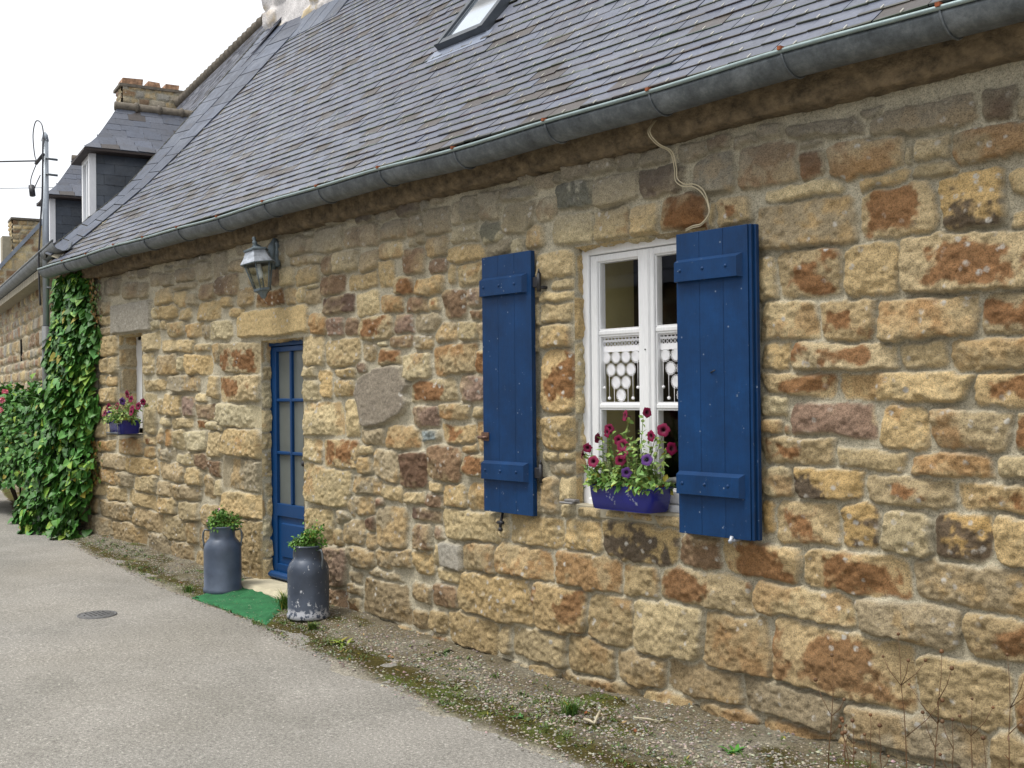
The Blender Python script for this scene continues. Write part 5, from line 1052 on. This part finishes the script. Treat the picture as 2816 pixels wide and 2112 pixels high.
for k, (x, y, z) in enumerate(((-13.9, -.28, 1.72), (-13.95, -.30, 1.62), (-14.9, -.1, 1.45), (-14.2, -.25, 1.5))):
    mb = MB(); rr_ = random.Random(k)
    for j in range(26):
        o = rv(rr_); mbp = Vector((x, y, z)) + o * .012; leaf(mb, mbp, o + rv(rr_) * .6, o, .032, .032, gcol(rr_, (238, 140, 160), .9, .15), fold=-.3, droop=-.2)
    mb.build('bloom', M['petal'], rb)
mb = MB(); mb.tube([(-15.2 + .1 * k, .25, .1) for k in (0, 1)], .02, 6, col=(.1, .07, .04))
for k in range(9): rr_ = random.Random(k); x = -15.2 + rr_.uniform(-.8, .8); mb.tube([(-15.2 + rr_.uniform(-.1, .1), .28, .1), ((x - 15.2) / 2, .2, .6), (x, .1, 1.2)] if False else [(-15.2, .28, .1), (x, .2, .7), (x * 1.0, .1, 1.3)], [.016, .01, .005], 6, col=srgb(84, 70, 50, .6))
mb.build('stem', M['leaf'], rb)

# ---- weeds, grass tufts, dead stalks
def tuft(x, y, label, h, n, seed, col=(96, 136, 58), broad=False):
    r = random.Random(seed); z = float(max(verge_z(np.array([x]), np.array([y]))[0], road_z(x))); mb = MB()
    for k in range(n):
        a = r.random() * 6.28; b = Vector((x + r.gauss(0, h * .25), y + r.gauss(0, h * .2), z - .005)); l = h * r.uniform(.4, 1.1); d = Vector((math.cos(a), math.sin(a), 0)); c = gcol(r, col, .62, .3, .06)
        if broad: leaf(mb, b, d + Vector((0, 0, r.uniform(.2, 1.2))), Vector((0, 0, 1)), l, l * .32, c, droop=.35)
        else:
            w = d.cross(Vector((0, 0, 1))) * .0028; p1 = b + d * l * .25 + Vector((0, 0, l * .6)); p2 = b + d * l * .7 + Vector((0, 0, l * .85))
            mb.add([b - w, b + w, p1 + w * .8, p1 - w * .8, p2], [(0, 1, 2, 3), (3, 2, 4)], 0, False, c)
    return tag(mb.build('grass_tuft' if not broad else 'broadleaf_weed', M['leaf']), label, 'grass tuft' if not broad else 'weed')
tuft(-7.10, -.27, 'tall grass tuft between the doormat and the chipped churn', .15, 130, 1)
tuft(-8.12, -.55, 'grass tuft at the far corner of the green doormat', .07, 110, 2)
tuft(-5.97, -.49, 'yellow-green broadleaf weed on the gravel verge just past the chipped churn', .09, 16, 3, (150, 168, 70), True)
tuft(-5.35, -.16, 'dark green broadleaf weed on the gravel close to the wall foot', .08, 18, 4, (92, 118, 70), True)
tuft(-3.95, -.42, 'grass tuft beside the pale broken sticks on the verge', .09, 120, 5)
tuft(-4.12, -.60, 'tiny green weed at the mossy road edge', .045, 14, 6, (80, 140, 66), True)
tuft(-3.02, -.32, 'bright green weed sprouting on the verge below the nearer shutter', .055, 26, 7, (84, 150, 60), True)
tuft(-6.45, -.42, 'ragged grass growing at the foot of the chipped churn', .06, 150, 8, (104, 130, 60))
def sticks(x, y, z, label, segs, seed, c=(196, 186, 160)):
    mb = MB(); 
    for a, b, rr_ in segs: mb.tube([(x + a[0], y + a[1], z + a[2]), (x + (a[0] + b[0]) / 2, y + (a[1] + b[1]) / 2, z + (a[2] + b[2]) / 2 + .004), (x + b[0], y + b[1], z + b[2])], [rr_, rr_ * .9, rr_ * .6], 6, col=srgb(*c, .8))
    tag(mb.build('broken_stick', M['leaf']), label, 'stick')
zz = float(verge_z(np.array([-3.75]), np.array([-.42]))[0])
sticks(-3.75, -.42, zz + .012, 'forked pale broken stick lying on the gravel beside a grass tuft', [((-.04, .05, .02), (.03, -.06, .0), .008), ((-.05, -.05, 0), (.03, -.06, .0), .008)], 1)
sticks(-3.55, -.30, zz + .03, 'short straight pale stick lying on the dirt near the wall foot', [((-.06, -.02, 0), (.06, .03, .0), .005)], 2)
# small low plants scattered over the verge, uncountable
r = random.Random(44); mb = MB()
for k in range(2600):
    x = -1.6 - 11.2 * r.random() ** 1.2; e = float(edge_y(x)); t_ = min(1, max(.02, r.gauss(.3, .25))); y = e + (float(wall_y(x)) - e) * t_
    if float(fbm(np.array(x * 1.7), np.array(y * 5), 371, 3)) < -.06: continue
    z = float(verge_z(np.array([x]), np.array([y]))[0]); s_ = r.uniform(.006, .02)
    for j in range(r.randint(3, 7)):
        a = r.random() * 6.28; leaf(mb, Vector((x + r.gauss(0, .012), y + r.gauss(0, .012), z)), Vector((math.cos(a), math.sin(a), r.uniform(.3, 1.5))), Vector((0, 0, 1)), s_ * r.uniform(.8, 2), s_ * .5, gcol(r, (98, 122, 58), .58, .35, .08))
tag(mb.build('ground_cover', M['leaf']), kind='stuff')
r = random.Random(51); mb = MB()
for k in range(60):
    x = -1.9 - 9.5 * r.random() ** 1.2; e = float(edge_y(x)); y = e + (float(wall_y(x)) - e) * r.uniform(.1, .95); z = float(verge_z(np.array([x]), np.array([y]))[0]) + .006
    a = r.random() * 6.28; leaf(mb, Vector((x, y, z)), Vector((math.cos(a), math.sin(a), .15)), Vector((r.uniform(-.3, .3), r.uniform(-.3, .3), 1)), r.uniform(.015, .04), r.uniform(.01, .02), gcol(r, r.choice([(168, 98, 54), (178, 150, 100), (120, 86, 56)]), .6, .3), droop=-.2)
tag(mb.build('leaf_litter', M['leaf']), kind='stuff')
GRP = 'dead seed-head stalks at the foot of the near wall'
for k, (x, y, h, br) in enumerate(((-2.55, -.30, .50, 3), (-2.44, -.33, .24, 1), (-2.40, -.36, .27, 2), (-2.23, -.25, .60, 4), (-2.12, -.24, .56, 3), (-1.84, -.22, .58, 3), (-1.95, -.27, .42, 2), (-2.33, -.34, .30, 2), (-2.03, -.28, .33, 2), (-2.29, -.31, .26, 1), (-2.50, -.26, .20, 1), (-1.9, -.3, .30, 1))):
    r = random.Random(70 + k); z = float(verge_z(np.array([x]), np.array([y]))[0]); root = thing('dead_stalk', (x, y, z), 'thin brown dead stalk with round seed heads in front of the near wall foot', 'dead plant', GRP); st = MB(); hd = MB(); c = srgb(122, 92, 64, .7)
    p = [Vector((x, y, z))]; lean = Vector((r.uniform(-.08, .08), r.uniform(-.05, .05), 1))
    for j in range(6): p.append(p[-1] + lean * h / 6 + Vector((r.uniform(-.008, .008), r.uniform(-.006, .006), 0)))
    st.tube(p, [.0027 - .0003 * j for j in range(7)], 5, col=c); heads = [p[-1]]
    for b in range(br):
        q = p[r.randint(2, 4)]; d = Vector((r.choice([-1, 1]) * r.uniform(.4, .9), r.uniform(-.4, .2), 1)); e = q + d * h * r.uniform(.15, .3); st.tube([q, (q + e) / 2 + Vector((d.x * .015, 0, 0)), e], [.0018, .0014, .001], 5, col=c); heads.append(e)
    for j in range(5): q = p[r.randint(1, 4)]; leaf(st, q, rv(r), Vector((0, 0, 1)), .03, .008, gcol(r, (110, 80, 52), .6, .3))
    for e in heads: s_ = r.uniform(.0055, .0095); hd.lathe([(0, -s_), (s_ * .8, -s_ * .6), (s_, 0), (s_ * .7, s_ * .7), (0, s_)], e, 10, col=gcol(r, (120, 86, 56), .65, .35))
    st.build('stem', M['leaf'], root); hd.build('seed_head', M['leaf'], root)
# ---------------------------------------------------------------- neighbouring house (turned a few degrees away)
NU = Vector((-.984, .179, 0)).normalized(); NN = Vector((NU.y, -NU.x, 0)); NN = NN if NN.y < 0 else -NN; P0 = Vector((-12.46, .05, 0))
def np_(s, b, z): return P0 + NU * s - NN * b + Vector((0, 0, z))
nb = thing('stone_house', tuple(np_(3, 0, 0)), 'adjoining stone house with two slate-hung dormers beyond the cottage', 'house')
U = np.arange(0, 8.5, .025); V = np.arange(-.3, 3.35, .02); hole = (4.95, 5.25, 2.2, 2.55)
stone_surface('wall', tuple(P0), NU, (0, 0, 1), NN, U, V, courses(0, 8.5, -.3, 3.3, 61, .08, .2, .1, .36, .03, 'ggmpGdgmG', [hole]), [hole], 61, nb, relief=.03)
bx = MB(); v = [np_(s, b, z) for z in (2.2, 2.55) for b in (0, .25) for s in (4.95, 5.25)]; bx.add(v, [(2, 3, 7, 6), (0, 2, 6, 4), (1, 5, 7, 3), (0, 1, 3, 2), (4, 6, 7, 5)]); bx.build('recess', M['dark'], nb)
zax = Vector((0, 0, 1))
def off(b, z): return -NN * b + zax * z
NP = [off(-.28, 3.30), off(.1, 3.56), off(.6, 3.93), off(1.36, 4.84), off(3.0, 7.08)]
slate_field('roof', P0, NU, NP, .0, 8.4, w=.26, e=.13, Nsgn=tuple(NN + zax), parent=nb, seed=21, base=(118, 121, 134))
MB().add([np_(0, 3, 7.03), np_(8.4, 3, 7.03), np_(8.4, 6.4, 3.2), np_(0, 6.4, 3.2)], [(0, 1, 2, 3)]).build('rear_roof', M['slate'], nb)
MB().add([np_(8.4, 0, -.3), np_(8.4, 0, 3.4), np_(8.4, 3, 7.0), np_(8.4, 6.2, 3.3), np_(8.4, 6.2, -.3)], [(0, 1, 2, 3, 4)]).build('gable', M['mortar'], nb)
def ridge_tiles(name, a, b, n, r, parent):
    mb = MB()
    for i in range(n):
        p, q = a.lerp(b, i / n), a.lerp(b, (i + 1) / n); mb.tube([p, q.lerp(p, .15), q.lerp(p, .12), q], [r, r * .93, r * 1.28, r * 1.22], 10)
    return mb.build(name, M['ridge'], parent)
ridge_tiles('ridge', np_(.6, 3.0, 7.08), np_(8.0, 3.0, 7.12), 30, .085, nb)
# gutter with end cap
mb = MB(); n = 13; v = []; ss = np.linspace(-.62, 8.4, 30)
for s in ss:
    for k in range(n): a = math.pi + math.pi * k / (n - 1); v.append(np_(s, -.2 + .1 * math.cos(a), 3.305 + .1 * math.sin(a)))
    for k in range(n): a = 2 * math.pi - math.pi * k / (n - 1); v.append(np_(s, -.2 + .094 * math.cos(a), 3.305 + .094 * math.sin(a)))
m = 2 * n; mb.add(v, [(i * m + k, i * m + (k + 1) % m, (i + 1) * m + (k + 1) % m, (i + 1) * m + k) for i in range(29) for k in range(m)] + [tuple(range(m)), tuple(29 * m + k for k in range(m))], 0, True)
mb.tube([np_(s, -.3, 3.312) for s in ss], .012, 8); mb.build('gutter', M['zinc'], nb)
mb = MB()
for k in range(34):
    s = .05 + k * .235; vv_ = [np_(s + ds, b, z) for z in (3.10, 3.19) for b in (-.22, .0) for ds in (0, .215)]; mb.add(vv_, [(0, 2, 3, 1), (4, 5, 7, 6), (0, 1, 5, 4), (2, 6, 7, 3), (0, 4, 6, 2), (1, 3, 7, 5)])
mb.build('eaves_stones', simple('pale_eaves_stone', srgb(160, 152, 132, .8), .9, .2, 10), nb)
# dormers
def dormer(s0, label):
    d = MB(); w = .62; b0 = .45; zt = 4.74
    e = np_(s0, b0, 3.6); base = MB()
    q = [np_(s0 + a, b, z) for z in (3.7, zt) for b in (b0, 2.2) for a in (0, w)]
    base.add(q, [(4, 5, 7, 6), (1, 3, 7, 5), (2, 6, 7, 3)]); body = base.build('dormer', M['dark'], nb)
    slate_field('cheek', np_(s0 + .022, b0, 0), -NN, [zax * 3.65, zax * (zt + .06)], 0, 1.6, w=.26, e=.135, Nsgn=tuple(-NU), parent=body, seed=int(s0 * 10), base=(84, 94, 106), k=.55, brown=0)
    # white window in front, dark glass
    f = MB()
    def vb(mbx, a0, a1, bb0, bb1, z0, z1): mbx.add([np_(s0 + a, b, z) for z in (z0, z1) for b in (bb0, bb1) for a in (a0, a1)], [(0, 2, 3, 1), (4, 5, 7, 6), (0, 1, 5, 4), (2, 6, 7, 3), (0, 4, 6, 2), (1, 3, 7, 5)])
    vb(f, -.02, .07, b0 - .05, b0 + .03, 3.75, zt); vb(f, w - .09, w, b0 - .04, b0 + .04, 3.75, zt); vb(f, .09, w - .09, b0 - .04, b0 + .04, zt - .1, zt); vb(f, w / 2 - .03, w / 2 + .03, b0 - .03, b0 + .03, 3.8, zt - .1); vb(f, .09, w - .09, b0 - .05, b0 + .04, 3.75, 3.85)
    f.build('window_frame', M['white'], body)
    g = MB(); g.add([np_(s0 + .09, b0, 3.85), np_(s0 + w - .09, b0, 3.85), np_(s0 + w - .09, b0, zt - .1), np_(s0 + .09, b0, zt - .1)], [(0, 1, 2, 3)]); g.build('pane', M['skyglass'], body)
    # bell-cast hipped roof
    c = s0 + w / 2 - .0; ov = .21; hw = w / 2 + ov; zr = 5.42; zb = zt + .0; bf = b0 - .14; br = b0 + .38
    def pr(sg): return [(sg * hw, 0), (sg * (hw - .13), .10), (sg * (hw - .25), .26), (sg * .0, zr - zb)]
    Lp = [0]; pp = pr(1)
    for i in range(3): Lp.append(Lp[-1] + math.dist(pp[i], pp[i + 1]))
    fr_ = [(0, 0), (.14, .10), (.26, .26), (br - bf, zr - zb)]
    for sg in (-1, 1):
        def ust(pv): return float(np.interp(pv.z, [p[1] for p in fr_], [p[0] for p in fr_])) - .012
        slate_field('dormer_roof', np_(c, bf, zb), -NN, [NU * a + zax * b for a, b in pr(sg)], ust, 1.9, w=.22, e=.105, Nsgn=tuple(NU * sg + zax), parent=body, seed=40 + sg, base=(104, 109, 122), under=False, lift0=.006, th=.004, brown=.02)
    # hipped front + solid core so nothing is paper thin
    core = MB(); rings = []
    for i in range(4):
        x_, z_ = pp[i]; rings.append([np_(c - x_ + .004, bf + fr_[i][0], zb + z_ - .006), np_(c + x_ - .004, bf + fr_[i][0], zb + z_ - .006), np_(c + x_ - .004, bf + 2.1, zb + z_ - .006), np_(c - x_ + .004, bf + 2.1, zb + z_ - .006)])
    core.add(sum(rings, []), [(i * 4 + k, i * 4 + (k + 1) % 4, (i + 1) * 4 + (k + 1) % 4, (i + 1) * 4 + k) for i in range(3) for k in range(4)])
    core.build('hip', simple('dormer_slate', srgb(100, 104, 116, .6), .5, .2, 12), body)
    so = MB(); so.add([np_(c + a, b, zb - dz) for dz in (.035, .008) for b in (bf, bf + 2.0) for a in (-hw, hw)], [(0, 1, 3, 2), (4, 6, 7, 5), (0, 4, 5, 1), (1, 5, 7, 3), (0, 2, 6, 4)]); so.build('soffit', M['soffit'], body)
    ridge_tiles('ridge', np_(c, br - .06, zr + .0), np_(c, br + 1.1, zr + .0), 4, .06, body)
dormer(1.42, ''); dormer(5.0, '')
U = np.arange(0, 1.25, .02); V = np.arange(5.6, 6.98, .02)
def chim(name, O, A, B_, w, d, z0, z1, seed, parent, cl='mdgGgr'):
    root = None
    for k, (o, a, n_, L_) in enumerate(((O, A, -B_, w), (O + A * w, B_, A, d), (O + A * w + B_ * d, -A, B_, w), (O + B_ * d, -B_, -A, d))):
        Uu = np.arange(0, L_ + .01, .02); Vv = np.arange(z0, z1, .02); ob = stone_surface(name if root is None else 'chimney_side', tuple(o), tuple(a), (0, 0, 1), tuple(n_), Uu, Vv, courses(0, L_, z0, z1, seed + k, .07, .13, .12, .32, .02, cl), (), seed + k, parent if root is None else root, relief=.03)
        root = root or ob
    mb = MB(); r = random.Random(seed)
    q = [O + A * (w * i) + B_ * (d * j) + zax * z for z in (z1 - .02, z1 + .03) for j in (-.12, 1.12) for i in (-.06, 1.06)]; mb.add(q, [(0, 2, 3, 1), (4, 5, 7, 6), (0, 1, 5, 4), (2, 6, 7, 3), (0, 4, 6, 2), (1, 3, 7, 5)])
    mb.build('coping', M['ridge'], root); return root
ch2 = chim('chimney', np_(7.7, 2.0, 0), -NN, NU, 1.05, .5, 5.6, 7.34, 91, nb)
mb = MB(); r = random.Random(4)
for (a, w_, h_) in ((0.0, .36, .13), (.44, .24, .11), (.76, .26, .09)):
    q = [np_(7.7 + s, 2.0 + b, z) for z in (7.36, 7.37 + h_) for b in (a, a + w_) for s in (0, .45)]; q = [p + rv(r) * .02 for p in q]; mb.add(q, [(0, 2, 3, 1), (4, 5, 7, 6), (0, 1, 5, 4), (2, 6, 7, 3), (0, 4, 6, 2), (1, 3, 7, 5)])
mb.build('broken_bricks', simple('orange_old_brick', srgb(168, 132, 104, .8), .9, .6, 14), ch2)
# ---- next house down the lane: stone gable with slate coping and a mossy chimney
g0 = P0 + NU * 13
fh = thing('gable_house', tuple(g0), 'distant stone house showing its rubble gable and sloping slate coping', 'house')
Uf = np.arange(-1.6, 7.4, .04); Vf = np.arange(0, 9., .04)
uu, vv = np.meshgrid((Uf[:-1] + Uf[1:]) / 2, (Vf[:-1] + Vf[1:]) / 2, indexing='ij')
def gab(b): return np.where(b < 3.3, 4.56 + (b - 2.36 + 0) * 1.20, 4.56 + (.94) * 1.2 - (b - 3.3) * 1.20)
# height of the coping: passes z 4.56 where the gable plane is 2.36 m in front of the lane line
def gz_(b): return 4.44 + (np.minimum(b, 1.6) - .422) * 1.209 - np.maximum(b - 1.6, 0) * 1.209
hh, cc, mk = stone_field(Uf, Vf, courses(-1.6, 7.4, 0, 9, 95, .1, .22, .12, .4, .03, 'ggppmdyg'), (), 95, relief=.03)
O = P0 + NU * 13; u2, v2 = np.meshgrid(Uf, Vf, indexing='ij'); Pg = np.array(O) + u2[..., None] * np.array(-NN) + v2[..., None] * np.array((0, 0, 1)) - hh[..., None] * np.array(NU)
bsh = -2.69 / 1.0
keep = (vv < gz_(uu)) & (uu > -1.4)
grid_obj('gable', Pg, keep, cc, M['stone'], fh, True, mk)
def gp(b, z, s=13.): return P0 + NU * s - NN * b + zax * z
mb = MB()
for (b0_, b1_) in ((-1.5, 1.6), (4.7, 1.6)):
    q = [gp(b, float(gz_(b)) + dz, s) for dz in (0, .12) for b in (b0_, b1_) for s in (12.9, 13.3)]; mb.add(q, [(0, 2, 3, 1), (4, 5, 7, 6), (0, 1, 5, 4), (2, 6, 7, 3), (0, 4, 6, 2), (1, 3, 7, 5)])
mb.build('coping', simple('slate_coping', srgb(140, 150, 165, .7), .6, .2, 10), fh)
MB().add([gp(-1.5, float(gz_(-1.5)), 13), gp(1.6, float(gz_(1.6)), 13), gp(1.6, float(gz_(1.6)), 21), gp(-1.5, float(gz_(-1.5)), 21)], [(0, 1, 2, 3)]).add([gp(4.7, float(gz_(4.7)), 13), gp(1.6, float(gz_(1.6)), 13), gp(1.6, float(gz_(1.6)), 21), gp(4.7, float(gz_(4.7)), 21)], [(0, 1, 2, 3)]).build('roof', M['slate'], fh)
MB().add([gp(-1.4, 0, 13), gp(-1.4, 3.2, 13), gp(-1.4, 3.2, 21), gp(-1.4, 0, 21)], [(0, 1, 2, 3)]).build('wall', M['mortar'], fh)
c3 = chim('chimney', gp(.88, 0, 15.0), -NN, NU, .75, .6, 4.2, 5.86, 99, fh, 'yogdyp')
c4 = MB(); q = [gp(b, z, s) for z in (4.2, 5.45) for b in (.66, .9) for s in (15.05, 15.5)]; c4.add(q, [(0, 2, 3, 1), (4, 5, 7, 6), (0, 1, 5, 4), (2, 6, 7, 3), (0, 4, 6, 2), (1, 3, 7, 5)]); c4.build('chimney_shoulder', M['mortar'], c3)

# ---- galvanised service mast on the neighbour's wall, with wires
mp = Vector((-12.93, -.10, 0))
ms = thing('utility_mast', (mp.x, mp.y, 2.45), 'galvanised steel service mast with wires rising past the gutter end', 'mast')
MB().tube([mp + zax * 2.44, mp + zax * 4.60], .036, 14).tube([mp + zax * 4.59, mp + zax * 4.66, mp + zax * 4.69], [.042, .03, .008], 12).build('pole', simple('galvanised_steel', srgb(168, 176, 184, .8), .45, .12, 12, metal=.4), ms)
MB().tube([mp + zax * 1.2, mp + zax * 2.46], .05, 10).build('cable_guard', simple('grey_guard', srgb(120, 122, 122, .8), .6, .15, 12), ms)
mb = MB()
for z in (4.38, 4.2, 2.9): mb.tube([mp + Vector((-.05, 0, z)), mp + Vector((.05, 0, z)), mp + Vector((.05, .12, z))], .014, 6)
mb.build('bracket', M['zinc'], ms)
cb = MB(); cb.tube(smooth_pts([mp + Vector((.03, -.03, 4.60)), mp + Vector((.08, -.05, 4.48)), mp + Vector((.05, -.05, 4.0)), mp + Vector((.0, -.06, 3.6)), mp + Vector((-.03, -.07, 3.2)), mp + Vector((-.02, -.06, 2.7))]), .010, 6)
cb.tube(smooth_pts([mp + Vector((.03, -.02, 4.60)), mp + Vector((-.02, -.03, 4.78)), mp + Vector((-.16, -.05, 4.84)), mp + Vector((-.27, -.05, 4.70)), mp + Vector((-.24, -.04, 4.45)), mp + Vector((-.12, -.04, 4.36))]), .007, 6)
cb.tube(smooth_pts([mp + Vector((-.14, -.04, 4.38)), mp + Vector((-.36, -.05, 4.2)), mp + Vector((-.30, -.05, 4.05)), mp + Vector((-.16, -.05, 4.12)), mp + Vector((-.05, -.04, 4.2))]), .006, 6)
cb.tube([mp + Vector((-.34, -.05, 4.12)), mp + Vector((-.30, -.05, 4.0))], .035, 8).tube([mp + Vector((-.2, -.04, 4.36)), mp + Vector((.06, -.04, 4.42))], .02, 8)
cb.build('cable', simple('black_rubber', (.03, .03, .035), .5, .2, 20), ms)
wr_ = MB(); a = mp + Vector((-.14, -.04, 4.38)); b = Vector((-27, -14.5, 6.2)); wr_.tube([a.lerp(b, t_) - zax * (1.0 * 4 * t_ * (1 - t_) * .45) for t_ in np.linspace(0, 1, 30)], .009, 6)
tag(wr_.build('overhead_wire', M['iron']), 'twisted black supply wire running left from the mast top', 'wire')
wr_ = MB(); a = np_(7.5, 1.0, 5.35); b = Vector((-40, -16, 6.2)); wr_.tube([a.lerp(b, t_) - zax * (.3 * t_ * (1 - t_)) for t_ in np.linspace(0, 1, 20)], .006, 5)
tag(wr_.build('overhead_wire', M['zinc']), 'thin pale wire crossing the sky behind the mast', 'wire')
# ---- cottage across the lane (seen only in the window panes)
op = thing('opposite_cottage', (-13, -7.2, 0), 'plain stone cottage with slate roof facing across the lane', 'house')
U = np.arange(-20, -5.5, .06); V = np.arange(-.1, 3.1, .06)
stone_surface('wall', (0, -6.6, 0), (1, 0, 0), (0, 0, 1), (0, 1, 0), U, V, courses(-20, -5.5, -.1, 3.1, 111, .16, .3, .25, .6, .03, 'gypdg'), (), 111, op)
slate_field('roof', (0, -6.6, 0), (1, 0, 0), [(0, .2, 3.05), (0, -3.0, 6.3)], -20, -5.5, w=.5, e=.3, Nsgn=(0, 1, 1), parent=op, seed=5)
MB().add([(-5.5, -6.6, -.1), (-5.5, -6.6, 3.05), (-5.5, -9.6, 6.2), (-5.5, -12.4, 3.0), (-5.5, -12.4, -.1)], [(0, 1, 2, 3, 4)]).add([(-20, -6.6, -.1), (-20, -6.6, 3.05), (-20, -9.6, 6.2), (-20, -12.4, 3.0), (-20, -12.4, -.1)], [(0, 1, 2, 3, 4)]).add([(-20, -9.6, 6.2), (-5.5, -9.6, 6.2), (-5.5, -12.4, 3.), (-20, -12.4, 3.)], [(0, 1, 2, 3)]).build('gable', M['mortar'], op)
